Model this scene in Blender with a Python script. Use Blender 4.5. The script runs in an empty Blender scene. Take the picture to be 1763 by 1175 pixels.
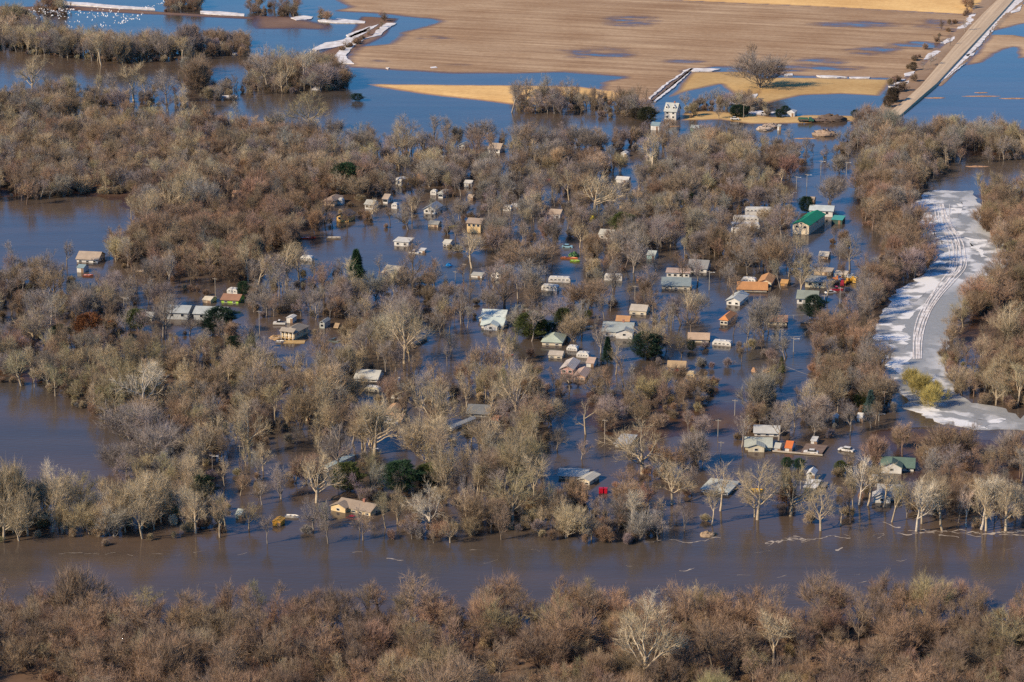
import bpy, math, random
import numpy as np
from mathutils import Vector, Matrix
R = math.radians
rnd = random.Random(7)
rng = np.random.default_rng(11)
sc = bpy.context.scene
COL = sc.collection

# ------------------------------------------------------------------ camera, sky, sun, exposure
F, H, PITCH = 4400.0, 253.0, R(16.0)
cd = bpy.data.cameras.new('camera'); cam = bpy.data.objects.new('camera', cd); COL.objects.link(cam)
cam.location = (0, 0, H); cam.rotation_euler = (R(90) - PITCH, 0, 0)
cd.sensor_width = 36; cd.lens = 36 * F / 1763.0; cd.clip_start = 1; cd.clip_end = 20000
sc.camera = cam
SUN_AZ, SUN_EL = R(28), R(33)                      # light travels towards (+cos, +sin)
w = bpy.data.worlds.new('World'); sc.world = w; w.use_nodes = True
nt = w.node_tree; bg = nt.nodes['Background']
sky = nt.nodes.new('ShaderNodeTexSky'); sky.sky_type = 'NISHITA'; sky.sun_disc = False
sky.sun_elevation = SUN_EL; sky.sun_rotation = math.atan2(-math.cos(SUN_AZ), -math.sin(SUN_AZ))
sky.altitude = 0; sky.air_density = 1.0; sky.dust_density = 0.3; sky.ozone_density = 3.0
smx = nt.nodes.new('ShaderNodeMix'); smx.data_type = 'RGBA'; smx.blend_type = 'MULTIPLY'; smx.inputs[0].default_value = 1; smx.inputs[7].default_value = (0.37, 0.96, 1.48, 1)
nt.links.new(sky.outputs[0], smx.inputs[6]); nt.links.new(smx.outputs[2], bg.inputs[0]); bg.inputs[1].default_value = 0.082
sl = bpy.data.lights.new('sun', 'SUN'); sl.energy = 5.0; sl.angle = R(0.5); sl.color = (1, 0.80, 0.56)
so = bpy.data.objects.new('sun', sl); COL.objects.link(so)
ldir = Vector((math.cos(SUN_AZ) * math.cos(SUN_EL), math.sin(SUN_AZ) * math.cos(SUN_EL), -math.sin(SUN_EL)))
so.rotation_euler = ldir.to_track_quat('-Z', 'Y').to_euler(); so.location = (0, 0, 300)
sc.view_settings.view_transform = 'Standard'; sc.view_settings.look = 'None'
sc.view_settings.exposure = 0.38; sc.view_settings.gamma = 1.0; sc.view_settings.use_curve_mapping = False
sc.cycles.use_denoising = False; sc.cycles.use_adaptive_sampling = True; sc.cycles.adaptive_threshold = 0.01; sc.cycles.max_bounces = 5; sc.cycles.diffuse_bounces = 2; sc.cycles.glossy_bounces = 2
sc.cycles.transmission_bounces = 2; sc.cycles.caustics_reflective = False; sc.cycles.caustics_refractive = False

# ------------------------------------------------------------------ pixel of the photograph <-> ground
CT, ST = math.cos(PITCH), math.sin(PITCH)
def gp(px, py, z=0.0):
    px = np.asarray(px, float); py = np.asarray(py, float)
    u = (px - 881.5) / F; v = (587.5 - py) / F
    dy = CT + v * ST; dz = -ST + v * CT
    t = (z - H) / dz
    return u * t, dy * t
def G(px, py, z=0.0):
    x, y = gp(px, py, z); return Vector((float(x), float(y), z))
def proj(x, y, z=0.0):
    d = y * CT - (z - H) * ST
    return 881.5 + F * x / d, 587.5 - F * (y * ST + (z - H) * CT) / d, F / d
def scale_at(py): return (py + 674.2) * CT / H
GRID = R(-17.9)                                    # village streets and field rows run along this bearing

# ------------------------------------------------------------------ noise
_T = rng.random((256, 256))
def vnoise(x, y):
    xi = np.floor(x).astype(int); yi = np.floor(y).astype(int)
    fx = x - xi; fy = y - yi; fx = fx*fx*(3-2*fx); fy = fy*fy*(3-2*fy)
    a = _T[xi & 255, yi & 255]; b = _T[(xi+1) & 255, yi & 255]; c = _T[xi & 255, (yi+1) & 255]; d = _T[(xi+1) & 255, (yi+1) & 255]
    return (a*(1-fx)+b*fx)*(1-fy) + (c*(1-fx)+d*fx)*fy
def fbm(x, y, o=4):
    s = 0; a = 0.5
    for i in range(o): s = s + a * vnoise(x*2**i + 17*i, y*2**i + 31*i); a *= 0.5
    return s / (1 - 0.5**o)
def inside(px, py, poly):
    r = np.zeros(np.shape(px), bool); n = len(poly)
    for i in range(n):
        x0, y0 = poly[i]; x1, y1 = poly[(i+1) % n]
        if y0 == y1: continue
        c = (y0 > py) != (y1 > py)
        r ^= c & (px < (x1-x0)*(py-y0)/(y1-y0)+x0)
    return r
def sdist(X, Y, wp):                                # signed distance in metres, + inside
    d = np.full(X.shape, 1e9); n = len(wp)
    for i in range(n):
        ax, ay = wp[i]; bx, by = wp[(i+1) % n]
        ex, ey = bx-ax, by-ay; L = ex*ex+ey*ey+1e-9
        t = np.clip(((X-ax)*ex+(Y-ay)*ey)/L, 0, 1)
        d = np.minimum(d, np.hypot(X-ax-t*ex, Y-ay-t*ey))
    return np.where(inside(X, Y, wp), d, -d)
def wpoly(poly):
    x, y = gp([p[0] for p in poly], [p[1] for p in poly]); return list(zip(x.tolist(), y.tolist()))

# ------------------------------------------------------------------ materials
MATS = {}
def newmat(name):
    m = bpy.data.materials.new(name); m.use_nodes = True; n = m.node_tree
    return m, n, n.nodes['Principled BSDF']
def N(n, t, **kw):
    nd = n.nodes.new(t)
    for k, v in kw.items(): setattr(nd, k, v)
    return nd
def noise_fac(n, scale, detail=3, vec=None, lo=0.35, hi=0.65):
    no = N(n, 'ShaderNodeTexNoise'); no.inputs['Scale'].default_value = scale; no.inputs['Detail'].default_value = detail
    if vec is not None: n.links.new(vec, no.inputs['Vector'])
    mr = N(n, 'ShaderNodeMapRange'); mr.inputs[1].default_value = lo; mr.inputs[2].default_value = hi
    n.links.new(no.outputs[0], mr.inputs[0]); return mr.outputs[0], no
def mixc(n, fac, a, b, mode='MIX'):
    mx = N(n, 'ShaderNodeMix', data_type='RGBA', blend_type=mode)
    for s, v in ((0, fac), (6, a), (7, b)):
        if hasattr(v, 'links'): n.links.new(v, mx.inputs[s])
        else: mx.inputs[s].default_value = v if s == 0 else (*v, 1)
    return mx.outputs[2]
def paint(col, rough=0.6, var=0.25, scale=0.6, metal=0.0, spec=0.4):
    key = (tuple(col), rough, var, scale, metal)
    if key in MATS: return MATS[key]
    m, n, b = newmat('weathered_paint')
    tc = N(n, 'ShaderNodeTexCoord')
    f, _ = noise_fac(n, scale, 5, tc.outputs['Object'], 0.3, 0.7)
    dark = tuple(c*(1-var) for c in col); lite = tuple(min(1, c*(1+var*0.4)) for c in col)
    n.links.new(mixc(n, f, dark, lite), b.inputs['Base Color'])
    b.inputs['Roughness'].default_value = rough; b.inputs['Metallic'].default_value = metal
    b.inputs['Specular IOR Level'].default_value = spec
    MATS[key] = m; return m
def roofmat(col):
    key = ('roof', tuple(col))
    if key in MATS: return MATS[key]
    m, n, b = newmat('worn_roofing')
    tc = N(n, 'ShaderNodeTexCoord')
    f, _ = noise_fac(n, 0.35, 4, tc.outputs['Object'], 0.3, 0.7)
    c = mixc(n, f, tuple(k*0.72 for k in col), tuple(min(1, k*1.15) for k in col))
    f2, _ = noise_fac(n, 3.0, 3, tc.outputs['Object'], 0.35, 0.65)
    c = mixc(n, f2, c, tuple(k*0.8 for k in col)); n.links.new(c, b.inputs['Base Color'])
    wv = N(n, 'ShaderNodeTexWave'); wv.inputs['Scale'].default_value = 1.4; wv.bands_direction = 'Z'
    n.links.new(tc.outputs['Object'], wv.inputs['Vector'])
    bp = N(n, 'ShaderNodeBump'); bp.inputs['Strength'].default_value = 0.25; bp.inputs['Distance'].default_value = 0.05
    n.links.new(wv.outputs['Fac'], bp.inputs['Height']); n.links.new(bp.outputs[0], b.inputs['Normal'])
    b.inputs['Roughness'].default_value = 0.8; MATS[key] = m; return m
def glass():
    if 'glass' in MATS: return MATS['glass']
    m, n, b = newmat('window_glass'); b.inputs['Base Color'].default_value = (0.02, 0.025, 0.03, 1)
    b.inputs['Roughness'].default_value = 0.08; b.inputs['Specular IOR Level'].default_value = 0.6; MATS['glass'] = m; return m

def tint_mat(name, attr, var=0.35, rough=0.85):
    m, n, b = newmat(name)
    a = N(n, 'ShaderNodeAttribute', attribute_type='INSTANCER', attribute_name=attr)
    tc = N(n, 'ShaderNodeTexCoord')
    f, _ = noise_fac(n, 0.5, 4, tc.outputs['Object'], 0.3, 0.7)
    hi = mixc(n, 1.0, a.outputs['Color'], (1+var*.5, 1+var*.45, 1+var*.35), 'MULTIPLY')
    lo = mixc(n, 1.0, a.outputs['Color'], (1-var, 1-var, 1-var*0.9), 'MULTIPLY')
    n.links.new(mixc(n, f, lo, hi), b.inputs['Base Color'])
    b.inputs['Roughness'].default_value = rough; b.inputs['Specular IOR Level'].default_value = 0.15
    return m
M_TWIG = tint_mat('bare_twigs', 'tint', 0.3)
M_BARK = tint_mat('bark', 'bark', 0.45)
M_NEEDLE = tint_mat('needles', 'tint', 0.5, 0.7)

# water
def water_mat():
    m, n, b = newmat('flood_water')
    geo = N(n, 'ShaderNodeNewGeometry')
    mp = N(n, 'ShaderNodeMapping'); mp.inputs['Scale'].default_value = (0.006, 0.016, 1); n.links.new(geo.outputs['Position'], mp.inputs[0])
    f, _ = noise_fac(n, 1.0, 4, mp.outputs[0], 0.35, 0.68)
    mps = N(n, 'ShaderNodeMapping'); mps.inputs['Scale'].default_value = (0.018, 0.10, 1); mps.inputs['Rotation'].default_value = (0, 0, R(-4)); n.links.new(geo.outputs['Position'], mps.inputs[0])
    fs, _ = noise_fac(n, 1.0, 6, mps.outputs[0], 0.38, 0.64)
    c = mixc(n, f, (0.100, 0.069, 0.048), (0.066, 0.056, 0.045)); n.links.new(mixc(n, fs, c, (0.80, 0.83, 0.86), 'MULTIPLY'), b.inputs['Base Color'])
    b.inputs['IOR'].default_value = 1.333; b.inputs['Specular IOR Level'].default_value = 0.5
    mr, _ = noise_fac(n, 1.3, 3, mp.outputs[0], 0.3, 0.7)
    rr = N(n, 'ShaderNodeMapRange'); rr.inputs[3].default_value = 0.05; rr.inputs[4].default_value = 0.13
    n.links.new(mr, rr.inputs[0]); n.links.new(rr.outputs[0], b.inputs['Roughness'])
    mp2 = N(n, 'ShaderNodeMapping'); mp2.inputs['Scale'].default_value = (0.22, 0.5, 1); mp2.inputs['Rotation'].default_value = (0, 0, R(20))
    n.links.new(geo.outputs['Position'], mp2.inputs[0])
    n1 = N(n, 'ShaderNodeTexNoise'); n1.inputs['Scale'].default_value = 1.6; n1.inputs['Detail'].default_value = 4; n.links.new(mp2.outputs[0], n1.inputs['Vector'])
    b1 = N(n, 'ShaderNodeBump'); b1.inputs['Strength'].default_value = 0.5; b1.inputs['Distance'].default_value = 0.13
    n.links.new(n1.outputs[0], b1.inputs['Height']); n.links.new(b1.outputs[0], b.inputs['Normal'])
    return m

# ground
def ground_mat():
    m, n, b = newmat('farm_ground')
    col = N(n, 'ShaderNodeAttribute', attribute_name='soil'); rows = N(n, 'ShaderNodeAttribute', attribute_name='rows')
    geo = N(n, 'ShaderNodeNewGeometry')
    rot = N(n, 'ShaderNodeMapping'); rot.inputs['Rotation'].default_value = (0, 0, -GRID); n.links.new(geo.outputs['Position'], rot.inputs[0])
    mp = N(n, 'ShaderNodeMapping'); mp.inputs['Scale'].default_value = (0.006, 0.16, 0.0); n.links.new(rot.outputs[0], mp.inputs[0])
    s1, _ = noise_fac(n, 1.0, 5, mp.outputs[0], 0.33, 0.67)
    mpb = N(n, 'ShaderNodeMapping'); mpb.inputs['Scale'].default_value = (0.03, 0.7, 0.0); n.links.new(rot.outputs[0], mpb.inputs[0])
    s2, _ = noise_fac(n, 1.0, 3, mpb.outputs[0], 0.3, 0.7)
    s3, _ = noise_fac(n, 0.02, 5, geo.outputs['Position'], 0.35, 0.65)
    c = mixc(n, s3, col.outputs['Color'], (0.80, 0.74, 0.70), 'MULTIPLY')
    lin = N(n, 'ShaderNodeMath', operation='MULTIPLY'); n.links.new(s1, lin.inputs[0]); n.links.new(rows.outputs['Fac'], lin.inputs[1])
    c = mixc(n, lin.outputs[0], c, (0.68, 0.63, 0.62), 'MULTIPLY')
    lin2 = N(n, 'ShaderNodeMath', operation='MULTIPLY'); n.links.new(s2, lin2.inputs[0]); n.links.new(rows.outputs['Fac'], lin2.inputs[1])
    c = mixc(n, lin2.outputs[0], c, (0.74, 0.70, 0.68), 'MULTIPLY')
    s4, _ = noise_fac(n, 0.35, 4, geo.outputs['Position'], 0.3, 0.7)
    c = mixc(n, s4, c, (0.82, 0.80, 0.78), 'MULTIPLY')
    sx = N(n, 'ShaderNodeSeparateXYZ'); n.links.new(geo.outputs['Position'], sx.inputs[0])
    wet = N(n, 'ShaderNodeMapRange'); wet.inputs[1].default_value = 0.03; wet.inputs[2].default_value = 0.20
    wet.inputs[3].default_value = 1; wet.inputs[4].default_value = 0; n.links.new(sx.outputs[2], wet.inputs[0])
    c = mixc(n, wet.outputs[0], c, (0.42, 0.34, 0.30), 'MULTIPLY')
    n.links.new(c, b.inputs['Base Color'])
    rr = N(n, 'ShaderNodeMapRange'); rr.inputs[3].default_value = 0.95; rr.inputs[4].default_value = 0.3; n.links.new(wet.outputs[0], rr.inputs[0])
    n.links.new(rr.outputs[0], b.inputs['Roughness'])
    sp = N(n, 'ShaderNodeMapRange'); sp.inputs[3].default_value = 0.05; sp.inputs[4].default_value = 0.5; n.links.new(wet.outputs[0], sp.inputs[0])
    n.links.new(sp.outputs[0], b.inputs['Specular IOR Level'])
    return m
M_WATER = water_mat(); M_GROUND = ground_mat()

# ------------------------------------------------------------------ mesh helpers
def link(name, me, parent=None, mat=None):
    o = bpy.data.objects.new(name, me); COL.objects.link(o)
    if parent is not None: o.parent = parent
    if mat is not None: me.materials.append(mat)
    return o
def mesh_np(name, V, Fc, smooth=False):
    """V (n,3), Fc list of (k,m) int arrays"""
    me = bpy.data.meshes.new(name); V = np.asarray(V, np.float32)
    me.vertices.add(len(V)); me.vertices.foreach_set('co', V.ravel())
    fs = [f for f in Fc if len(f)]
    loops = np.concatenate([f.ravel() for f in fs]).astype(np.int32)
    tot = np.concatenate([np.full(len(f), f.shape[1]) for f in fs]).astype(np.int32)
    me.loops.add(len(loops)); me.loops.foreach_set('vertex_index', loops)
    me.polygons.add(len(tot)); me.polygons.foreach_set('loop_start', np.concatenate([[0], np.cumsum(tot)[:-1]]).astype(np.int32))
    me.polygons.foreach_set('loop_total', tot)
    if smooth: me.polygons.foreach_set('use_smooth', np.ones(len(tot), bool))
    me.update(calc_edges=True); me.validate(); return me
class MB:
    def __init__(s): s.v = []; s.f = []
    def add(s, vs, fs):
        k = len(s.v); s.v += [tuple(p) for p in vs]; s.f += [tuple(i+k for i in f) for f in fs]; return s
    def box(s, x0, x1, y0, y1, z0, z1, rz=0, c=(0, 0)):
        vs = [(x, y, z) for z in (z0, z1) for x, y in ((x0, y0), (x1, y0), (x1, y1), (x0, y1))]
        if rz:
            ca, sa = math.cos(rz), math.sin(rz)
            vs = [(c[0]+(x-c[0])*ca-(y-c[1])*sa, c[1]+(x-c[0])*sa+(y-c[1])*ca, z) for x, y, z in vs]
        return s.add(vs, [(3,2,1,0), (4,5,6,7), (0,1,5,4), (1,2,6,5), (2,3,7,6), (3,0,4,7)])
    def prism(s, prof, a0, a1, axis='x'):          # profile of (a, z) points extruded along an axis
        n = len(prof)
        if axis == 'x': vs = [(a0, p, z) for p, z in prof] + [(a1, p, z) for p, z in prof]
        else: vs = [(p, a0, z) for p, z in prof] + [(p, a1, z) for p, z in prof]
        return s.add(vs, [tuple(range(n))[::-1], tuple(range(n, 2*n))] + [(i, (i+1) % n, n+(i+1) % n, n+i) for i in range(n)])
    def tube(s, p, q, r0, r1, k=6):
        p, q = Vector(p), Vector(q); d = (q-p).normalized(); a = d.orthogonal().normalized(); b = d.cross(a)
        vs = [c + (a*math.cos(t)+b*math.sin(t))*r for c, r in ((p, r0), (q, r1)) for t in [2*math.pi*i/k for i in range(k)]]
        return s.add(vs, [(i, (i+1) % k, k+(i+1) % k, k+i) for i in range(k)] + [tuple(range(k))[::-1], tuple(range(k, 2*k))])
    def build(s, name, mat, parent=None, smooth=False):
        me = bpy.data.meshes.new(name); me.from_pydata(s.v, [], s.f)
        if smooth: me.polygons.foreach_set('use_smooth', [True]*len(me.polygons))
        me.update(); return link(name, me, parent, mat)
def tag(o, label=None, cat=None, group=None, kind=None):
    if label: o['label'] = label
    if cat: o['category'] = cat
    if group: o['group'] = group
    if kind: o['kind'] = kind
    return o
def empty(name, loc, rz, label, cat, group=None):
    o = bpy.data.objects.new(name, None); COL.objects.link(o); o.location = loc; o.rotation_euler = (0, 0, rz)
    o.empty_display_size = 1; return tag(o, label, cat, group)

# ------------------------------------------------------------------ WATER
link_w = MB(); link_w.add([(-9000, -2000, 0), (9000, -2000, 0), (9000, 14000, 0), (-9000, 14000, 0)], [(0, 1, 2, 3)])
tag(link_w.build('water', M_WATER), 'brown flood water covering the whole village and river', None, kind='structure')

# ------------------------------------------------------------------ GROUND
C_FIELD, C_GOLD, C_TAN, C_MARSH, C_DIKE, C_MUD, C_LITTER = (0.58, 0.43, 0.275), (0.90, 0.61, 0.26), (0.60, 0.42, 0.19), (0.24, 0.16, 0.12), (0.40, 0.32, 0.22), (0.13, 0.095, 0.07), (0.17, 0.115, 0.08)
LANDS = [  # poly, colour, max height, slope, noise amplitude, rows
 ([(560,-40),(575,0),(600,12),(575,20),(640,24),(672,27),(740,34),(757,38),(735,45),(695,55),(672,76),(622,80),(605,90),(596,104),(598,116),(670,120),(780,127),(890,128),(969,125),(1071,133),(1031,143),(1036,160),(1097,178),(1115,180),(1160,148),(1190,121),(1288,122),(1350,132),(1440,134),(1535,136),(1562,138),(1585,128),(1630,84),(1668,44),(1700,8),(1712,-12),(1700,-20),(1668,25),(1400,10),(1170,0),(1000,-14),(800,-40)], C_FIELD, 0.34, 0.03, 0.15, 1.0),
 ([(800,-42),(1000,-13),(1170,2),(1400,12),(1668,26),(1700,0),(1740,-42)], C_GOLD, 0.45, 0.05, 0.08, 0.35),
 ([(625,145),(695,145),(772,146),(890,147),(1000,150),(1090,160),(1095,175),(1000,176),(900,183),(860,178),(800,171),(720,162),(670,154)], C_GOLD, 0.4, 0.04, 0.14, 0.3),
 ([(1189,124),(1285,123),(1310,132),(1325,150),(1310,165),(1262,165),(1240,146),(1200,155),(1160,166),(1150,168)], C_TAN, 0.4, 0.05, 0.12, 0.3),
 ([(1289,136),(1350,133),(1440,135),(1540,137),(1530,150),(1516,166),(1450,162),(1380,165),(1340,174),(1312,182),(1290,190),(1275,175),(1300,160)], C_TAN, 0.4, 0.05, 0.10, 0.1),
 ([(1170,196),(1210,190),(1290,196),(1330,201),(1400,198),(1480,200),(1485,210),(1400,212),(1330,214),(1290,214),(1240,207),(1170,209)], C_TAN, 0.5, 0.06, 0.2, 0),
 ([(1752,8),(1800,0),(1900,20),(1800,40),(1763,41),(1714,53),(1712,45)], C_FIELD, 0.3, 0.05, 0.12, 0.6),
 ([(1705,60),(1745,60),(1800,70),(1800,98),(1752,101),(1746,82),(1728,88),(1692,108),(1660,114),(1672,96)], C_FIELD, 0.3, 0.05, 0.14, 0.6),
 ([(440,28),(500,29),(568,44),(560,52),(500,50),(440,50)], C_MARSH, 0.12, 0.02, 0.2, 0),
 ([(-100,6),(30,12),(110,10),(270,20),(440,30),(440,34),(270,26),(110,18),(-100,22)], C_MARSH, 0.2, 0.04, 0.15, 0),
 ([(28,49),(60,50),(153,64),(240,80),(330,98),(320,104),(240,90),(150,72),(60,58),(25,56)], C_DIKE, 0.8, 0.2, 0.2, 0),
 ([(620,28),(690,32),(660,62),(600,95),(560,112),(535,100),(600,70)], C_MARSH, 0.25, 0.05, 0.2, 0),
 ([(1702,-20),(1668,28),(1630,70),(1590,112),(1545,150),(1520,175),(1503,205),(1515,208),(1548,186),(1584,156),(1627,104),(1670,53),(1722,0),(1735,-20)], (0.36,0.265,0.185), 0.5, 0.22, 0.22, 0),
 ([(1768,-20),(1745,2),(1701,50),(1660,96),(1612,148),(1622,150),(1668,104),(1712,54),(1765,4),(1785,-20)], (0.40,0.30,0.21), 0.5, 0.25, 0.2, 0),
 ([(1590,92),(1640,56),(1660,50),(1620,90),(1560,140),(1535,140)], (0.40,0.29,0.20), 0.35, 0.06, 0.25, 0.4),
 # forest floors just above the flood
 ([(-200,250),(180,245),(430,240),(560,260),(600,300),(560,330),(250,330),(200,340),(120,330),(60,340),(-200,345)], C_LITTER, 0.12, 0.01, 0.35, 0),
 ([(240,350),(420,340),(520,360),(500,420),(440,440),(300,440),(240,420)], C_LITTER, 0.12, 0.01, 0.35, 0),
 ([(-200,1092),(300,1092),(900,1085),(1500,1078),(1963,1076),(1963,1700),(-400,1700)], C_LITTER, 0.3, 0.02, 0.45, 0),
 ([(1520,220),(1763,235),(1963,240),(1963,265),(1640,270),(1600,300),(1520,300)], C_LITTER, 0.1, 0.01, 0.3, 0),
 ([(1700,340),(1963,340),(1963,690),(1700,640),(1640,560),(1720,450)], C_LITTER, 0.2, 0.01, 0.4, 0),
 ([(960,670),(1300,660),(1310,740),(1090,760),(960,710)], C_LITTER, 0.1, 0.01, 0.35, 0),
 ([(-200,625),(300,622),(420,650),(330,690),(180,690),(60,650),(-200,645)], C_LITTER, 0.1, 0.01, 0.3, 0),
 ([(1560,755),(1963,760),(1963,840),(1560,835)], C_LITTER, 0.15, 0.01, 0.35, 0),
 ([(-60,1155),(70,1157),(110,1168),(60,1180),(-60,1175)], C_TAN, 0.3, 0.05, 0.2, 0),
]
PUDDLES = [(1088,37,60,13,.34),(1030,92,85,15,.34),(1410,108,62,10,.36),(1360,118,50,7,.36),(1490,90,65,9,.36),(1530,84,40,7,.36),(1470,43,95,8,.34),(1612,42,52,12,.36),(1580,78,60,9,.34),(1440,118,80,6,.3),(1180,106,60,5,.22),
           (745,66,45,5,.3),(790,112,38,3,.22),(660,105,30,4,.2),(1250,117,40,4,.4),(1180,95,90,6,.15),(950,108,50,5,.15),(1300,60,60,6,.12),(880,40,60,6,.10)]
def ground():
    us = np.arange(-240, 2010, 4.5); vs = np.concatenate([np.arange(-120, 320, 1.6), np.arange(320, 1400, 4.0)])
    U, V = np.meshgrid(us, vs); X, Y = gp(U, V)
    nz = fbm(X/60, Y/60, 5) - 0.5; nf = fbm(X/9+50, Y/14+9, 4) - 0.5
    ca, sa = math.cos(-GRID), math.sin(-GRID)
    RX, RY = X*ca - Y*sa, X*sa + Y*ca
    nr = fbm(RX/90+7, RY/7+3, 4) - 0.5
    h = np.full(X.shape, -1.5); C = np.tile(np.array(C_MUD), X.shape + (1,)); RW = np.zeros(X.shape)
    for poly, c, hm, sl_, amp, rows in LANDS:
        wp = wpoly(poly)
        d = sdist(X, Y, wp)
        hh = np.clip(d*sl_, -1.5, hm) + amp*1.6*nz + amp*nf*0.6 + rows*nr*0.16
        hh = np.where(d < -12, -1.5, hh)
        k = hh > h
        h = np.where(k, hh, h); C[k] = c; RW = np.where(k, rows, RW)
    pud = np.zeros(X.shape); pn = .5*fbm(RX/40+3, RY/8+11, 5)+.5*fbm(RX/12+30, RY/5+1, 4)
    for cx, cy, rx, ry, dp in PUDDLES:
        pud = np.maximum(pud, min(1, dp*3)*np.clip(1.5*np.exp(-(((U-cx)/rx)**2 + ((V-cy)/ry)**2)*1.1)-.12, 0, 1))
    h = np.where(h > 0.02, h*(1-pud) + (0.06+(pn-.5)*.75)*pud, h)
    h = np.clip(h, -1.5, 3)
    ny, nx = X.shape
    P = np.stack([X, Y, h], -1).reshape(-1, 3)
    idx = np.arange(nx*ny).reshape(ny, nx)
    q = np.stack([idx[1:, :-1], idx[1:, 1:], idx[:-1, 1:], idx[:-1, :-1]], -1).reshape(-1, 4)
    # apron out to the horizon, joined to the rim by one ring of big faces
    b = len(P); ring = [(-9000, -2000, -1.5), (9000, -2000, -1.5), (9000, 14000, -1.5), (-9000, 14000, -1.5)]
    P = np.concatenate([P, np.array(ring)])
    me = mesh_np('ground', P, [q], True)
    a = me.color_attributes.new('soil', 'FLOAT_COLOR', 'POINT')
    cc = np.ones((len(P), 4), np.float32); cc[:b, :3] = C.reshape(-1, 3); cc[b:, :3] = C_MUD; a.data.foreach_set('color', cc.ravel())
    r = me.attributes.new('rows', 'FLOAT', 'POINT'); rr = np.zeros(len(P), np.float32); rr[:b] = RW.ravel(); r.data.foreach_set('value', rr)
    tag(link('ground', me, None, M_GROUND), 'farmland and mud banks rising just above the flood', None, kind='structure')
    bed = MB(); bed.box(-9000, 9000, -2000, 14000, -3.0, -1.9)
    tag(bed.build('terrain', paint(C_MUD, 0.9)), 'river plain under the flood water', None, kind='structure')
ground()

# flat sheets traced on the ground: edges jittered, given thickness
def sheet(polys, z0, z1, jit, step=3.0, seed=1):
    r = np.random.default_rng(seed); mb = MB()
    for poly in polys:
        wp = wpoly(poly); pts = []
        for i in range(len(wp)):
            a, b = np.array(wp[i]), np.array(wp[(i+1) % len(wp)]); n = max(1, int(np.hypot(*(b-a))/step))
            for k in range(n): pts.append(a+(b-a)*k/n)
        P = np.array(pts); jx = (fbm(P[:, 0]/5+seed, P[:, 1]/5, 4)-.5)*jit*2; jy = (fbm(P[:, 0]/8+90, P[:, 1]/6+seed, 4)-.5)*jit*2.5
        P = P + np.stack([jx, jy], -1); n = len(P)
        if sum(P[i][0]*P[(i+1) % n][1]-P[(i+1) % n][0]*P[i][1] for i in range(n)) < 0: P = P[::-1]
        vs = [(x, y, z1) for x, y in P] + [(x, y, z0) for x, y in P]
        mb.add(vs, [tuple(range(n))] + [(i, n+i, n+(i+1) % n, (i+1) % n) for i in range(n)])
    return mb
def snow_mat():
    m, n, b = newmat('old_snow'); geo = N(n, 'ShaderNodeNewGeometry')
    f, _ = noise_fac(n, 0.25, 5, geo.outputs['Position'], 0.35, 0.65)
    n.links.new(mixc(n, f, (0.78, 0.76, 0.74), (0.50, 0.46, 0.42)), b.inputs['Base Color']); b.inputs['Roughness'].default_value = 0.8; return m
M_SNOW = snow_mat()

# road: crowned dirt ribbon with shoulders
RL = [(1741,-22),(1720,0),(1693,26),(1670,51),(1627,102),(1584,153),(1548,184),(1517,206),(1498,222),(1490,236)]
RR = [(1768,-22),(1747,0),(1724,26),(1701,51),(1660,96),(1612,148),(1584,172),(1555,197),(1530,216),(1512,236)]
def road():
    m, n, b = newmat('gravel_road'); geo = N(n, 'ShaderNodeNewGeometry')
    rot = N(n, 'ShaderNodeMapping'); rot.inputs['Rotation'].default_value = (0, 0, -GRID); n.links.new(geo.outputs['Position'], rot.inputs[0])
    mp = N(n, 'ShaderNodeMapping'); mp.inputs['Scale'].default_value = (0.7, 0.008, 0); n.links.new(rot.outputs[0], mp.inputs[0])
    f, _ = noise_fac(n, 1.0, 4, mp.outputs[0], 0.35, 0.65); f2, _ = noise_fac(n, 0.5, 4, geo.outputs['Position'], 0.3, 0.7)
    c = mixc(n, f, (0.60, 0.46, 0.30), (0.42, 0.31, 0.20)); c = mixc(n, f2, c, (0.86, 0.84, 0.82), 'MULTIPLY'); n.links.new(c, b.inputs['Base Color']); b.inputs['Roughness'].default_value = 0.95
    mb = MB(); rowsz = []
    for i, (l, r) in enumerate(zip(RL, RR)):
        a, c = G(*l), G(*r); z = 1.3 if i < 7 else (0.9, 0.35, -0.5)[i-7]
        d = (c-a).normalized(); ab = a - d*2.2; cb = c + d*2.2
        rowsz.append([(ab.x, ab.y, -1), (a.x, a.y, z), ((a.x+c.x)/2, (a.y+c.y)/2, z+0.15), (c.x, c.y, z), (cb.x, cb.y, -1)])
    vs = [p for rr_ in rowsz for p in rr_]; fs = []
    for i in range(len(rowsz)-1):
        for k in range(4): fs.append((i*5+k, i*5+k+1, (i+1)*5+k+1, (i+1)*5+k))
    mb.add(vs, [f[::-1] for f in fs])
    tag(mb.build('road', m), 'straight tan gravel road on a bank running into the flood', None, kind='structure')
road()
# sunken track between the two fields
tr = sheet([[(1112,181),(1118,181),(1160,148),(1194,120),(1190,119),(1152,148)]], 0.1, 0.5, 0.3)
tag(tr.build('path', paint((0.16, 0.11, 0.08), 0.9)), 'dark rutted farm track lined with snow', None, kind='structure')
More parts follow.
